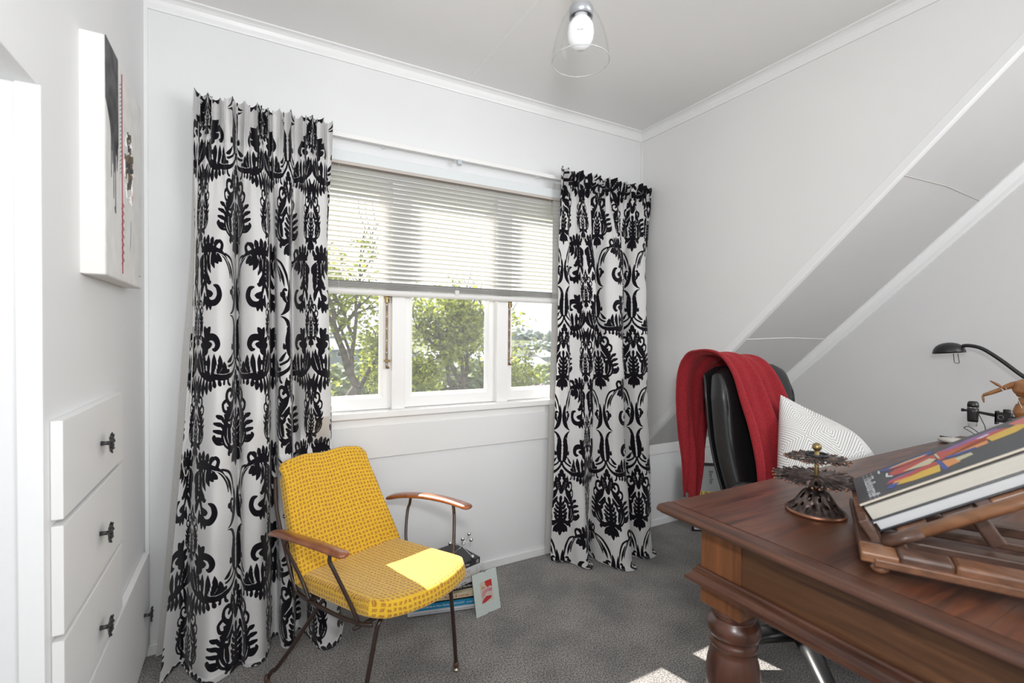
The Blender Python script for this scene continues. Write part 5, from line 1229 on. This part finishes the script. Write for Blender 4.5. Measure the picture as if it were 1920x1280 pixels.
tk = bmesh.new(); tube(tk, [(0, 0, -1.2), (0, 0, -.2)], [.10, .06], 7); trunk_me = bpy.data.meshes.new('trunk'); tk.to_mesh(trunk_me); tk.free(); trunk_me.materials.append(BARK)
def far_tree(x, y, s, sx=1.0, m=far_g, kind='g', lab=None, v=0, lift=.75, grp='bushy trees on the slope beyond the window', top=None):
    z = hz(x, y)+s*lift
    if top: z = zrow(x, y, top)-s*.80
    t = thing('hillside_tree', lab or 'bushy green tree on the slope beyond the window', 'tree', (x, y, z), 0, grp)
    o = bpy.data.objects.new('crown', crown_mesh((kind, v % 3), m)); COL.objects.link(o); o.parent = t; o.scale = (s*sx, s*sx, s*.82)
    o = bpy.data.objects.new('trunk', trunk_me); COL.objects.link(o); o.parent = t; o.scale = (s, s, s)
def zrow(x, y, row):  # height that shows at an image row
    d = (x-CX)*Fv.x+(y-CY)*Fv.y; return CZ+(640-row)/F_PX*d+d*Fv.z*1.0
def ray_x(px, Y):  # world x seen at image column px at depth Y (horizon row)
    a = (px-960)/F_PX; dx = Fv.x+Rv.x*a; dy = Fv.y+Rv.y*a; return CX+dx/dy*(Y-CY)
rf = random.Random(21)
for i, (px, Y, s, top) in enumerate(((958, 24, 1.2, 690), (968, 27, 1.3, 702), (981, 25, 1.2, 708), (994, 28, 1.4, 700), (1008, 26, 1.2, 712), (1021, 29, 1.4, 704), (1035, 27, 1.3, 700), (1050, 30, 1.5, 706), (1064, 28, 1.4, 700),
        (962, 70, 2.9, 686), (978, 74, 2.7, 690), (1004, 72, 2.6, 692), (1022, 76, 2.8, 684), (1038, 80, 3.0, 680), (1055, 78, 3.0, 682), (900, 60, 3.0, 676), (870, 62, 3.0, 680), (835, 64, 3.2, 684), (795, 60, 3.0, 680), (690, 58, 3.0, 690), (655, 56, 2.8, 684), (622, 60, 3.0, 690))):
    far_tree(ray_x(px, Y), Y, s, 1.2, far_g, 'g', None, i, top=top)
far_tree(ray_x(1015, 21), 21, .75, 1.1, plum, 'p', 'small plum-coloured bush low in the right casement', 1, grp=None, top=722)
for i, (px, Y, s, top) in enumerate(((957, 262, 8, 622), (972, 270, 8.5, 616), (990, 258, 8, 620), (1006, 275, 8, 630), (1022, 268, 8, 633), (1038, 280, 8, 634), (1060, 272, 9, 630), (1080, 270, 9, 628), (920, 285, 9, 632), (880, 280, 9, 634), (840, 285, 9, 636), (800, 280, 9, 634), (640, 262, 9, 628), (600, 268, 9, 624),
        (1012, 205, 5, 640), (1044, 200, 6, 642), (985, 210, 5, 646))):
    far_tree(ray_x(px, Y), Y, s, 1.15, far_b, 'b', 'pale hazy tree on the skyline beyond the houses', i, lift=.4, grp='hazy trees on the skyline', top=top)
for i, (px, Y) in enumerate(((1030, 240), (1041, 236))):
    far_tree(ray_x(px, Y), Y, 7.5, .35, far_b, 'b', 'narrow conifer on the skyline by the right curtain', i+1, lift=.9, grp='narrow skyline conifers', top=622)
def house(label, px, Y, w, d, h, rh, rz, wallc, roofc, zoff=0, grp=None, hip=False):
    x = ray_x(px, Y); t = thing('house', label, 'house', (x, Y, zrow(x, Y, zoff)-h-rh), rz, grp)
    wm = flat('house_wall_%d' % int(wallc[2]*100), wallc, .8); rm = flat('house_roof_%d' % int(roofc[2]*100), roofc, .6)
    bm = bmesh.new(); box(bm, -w/2, w/2, -d/2, d/2, -6, h)
    prism(bm, [(-d/2, h), (d/2, h), (0, h+rh)], 0, -w/2, w/2); fin('walls', bm, wm, t)
    bm = bmesh.new(); e = .5; th_ = .25
    for s_ in (-1, 1):
        hipx = w*.22 if hip else 0
        v = [bm.verts.new(p) for p in ((-w/2-e, s_*(d/2+e), h-e*rh/(d/2)), (w/2+e, s_*(d/2+e), h-e*rh/(d/2)), (w/2+e-hipx, 0, h+rh+.05), (-w/2-e+hipx, 0, h+rh+.05))]
        u = [bm.verts.new(Vector(q.co)+Vector((0, 0, th_))) for q in v]
        bm.faces.new(v); bm.faces.new(u[::-1])
        for k in range(4): bm.faces.new([v[k], v[(k+1) % 4], u[(k+1) % 4], u[k]])
    fin('roof', bm, rm, t)
    for k in range(3):
        xx = -w*.32+k*w*.3; f = bx('window', (xx-w*.06, xx+w*.06, -d/2-.06, -d/2+.02, h*.35, h*.78), flat('window_trim', (.7, .7, .7)), t)
        bx('pane', (xx-w*.05, xx+w*.05, -d/2-.09, -d/2-.05, h*.40, h*.74), flat('dark_pane', (.08, .10, .13), .15), f)
    bx('chimney', (w*.18, w*.18+.8, -.4, .4, h+rh*.5, h+rh+1.2), flat('chimney_brick', (.55, .5, .46), .8), t)
WH, GRY, SLV = (.50, .51, .51), (.28, .31, .33), (.46, .49, .52)
house('low pale house with a wide pale roof, nearest in the right casement', 980, 128, 15, 9, 3.0, 1.9, .35, GRY, SLV, 672)
house('long white house with a hipped silver roof in the middle distance', 1009, 178, 15, 10, 3.4, 2.6, .55, WH, (.52, .55, .58), 656, hip=True)
house('white gabled house left of the skyline trees', 997, 222, 9, 9, 3.6, 3.4, .9, WH, (.52, .55, .58), 641)
house('steep grey A-frame gable beside the white gabled house', 1030, 238, 8, 9, 2.0, 5.6, 2.1, (.30, .33, .36), (.34, .37, .41), 641)
house('pale roofed house at the right edge by the curtain', 1058, 148, 13, 9, 2.6, 2.2, .3, WH, (.50, .53, .56), 668)
house('small pale house glimpsed behind the middle tree', 892, 120, 14, 9, 3.2, 2.2, .5, GRY, SLV, 655)
house('distant house glimpsed low through the left casement', 628, 125, 12, 8, 3.0, 2.2, .2, GRY, SLV, 640)
house('pale house behind the middle tree, left part', 815, 140, 12, 9, 3.0, 2.0, .3, WH, SLV, 660)
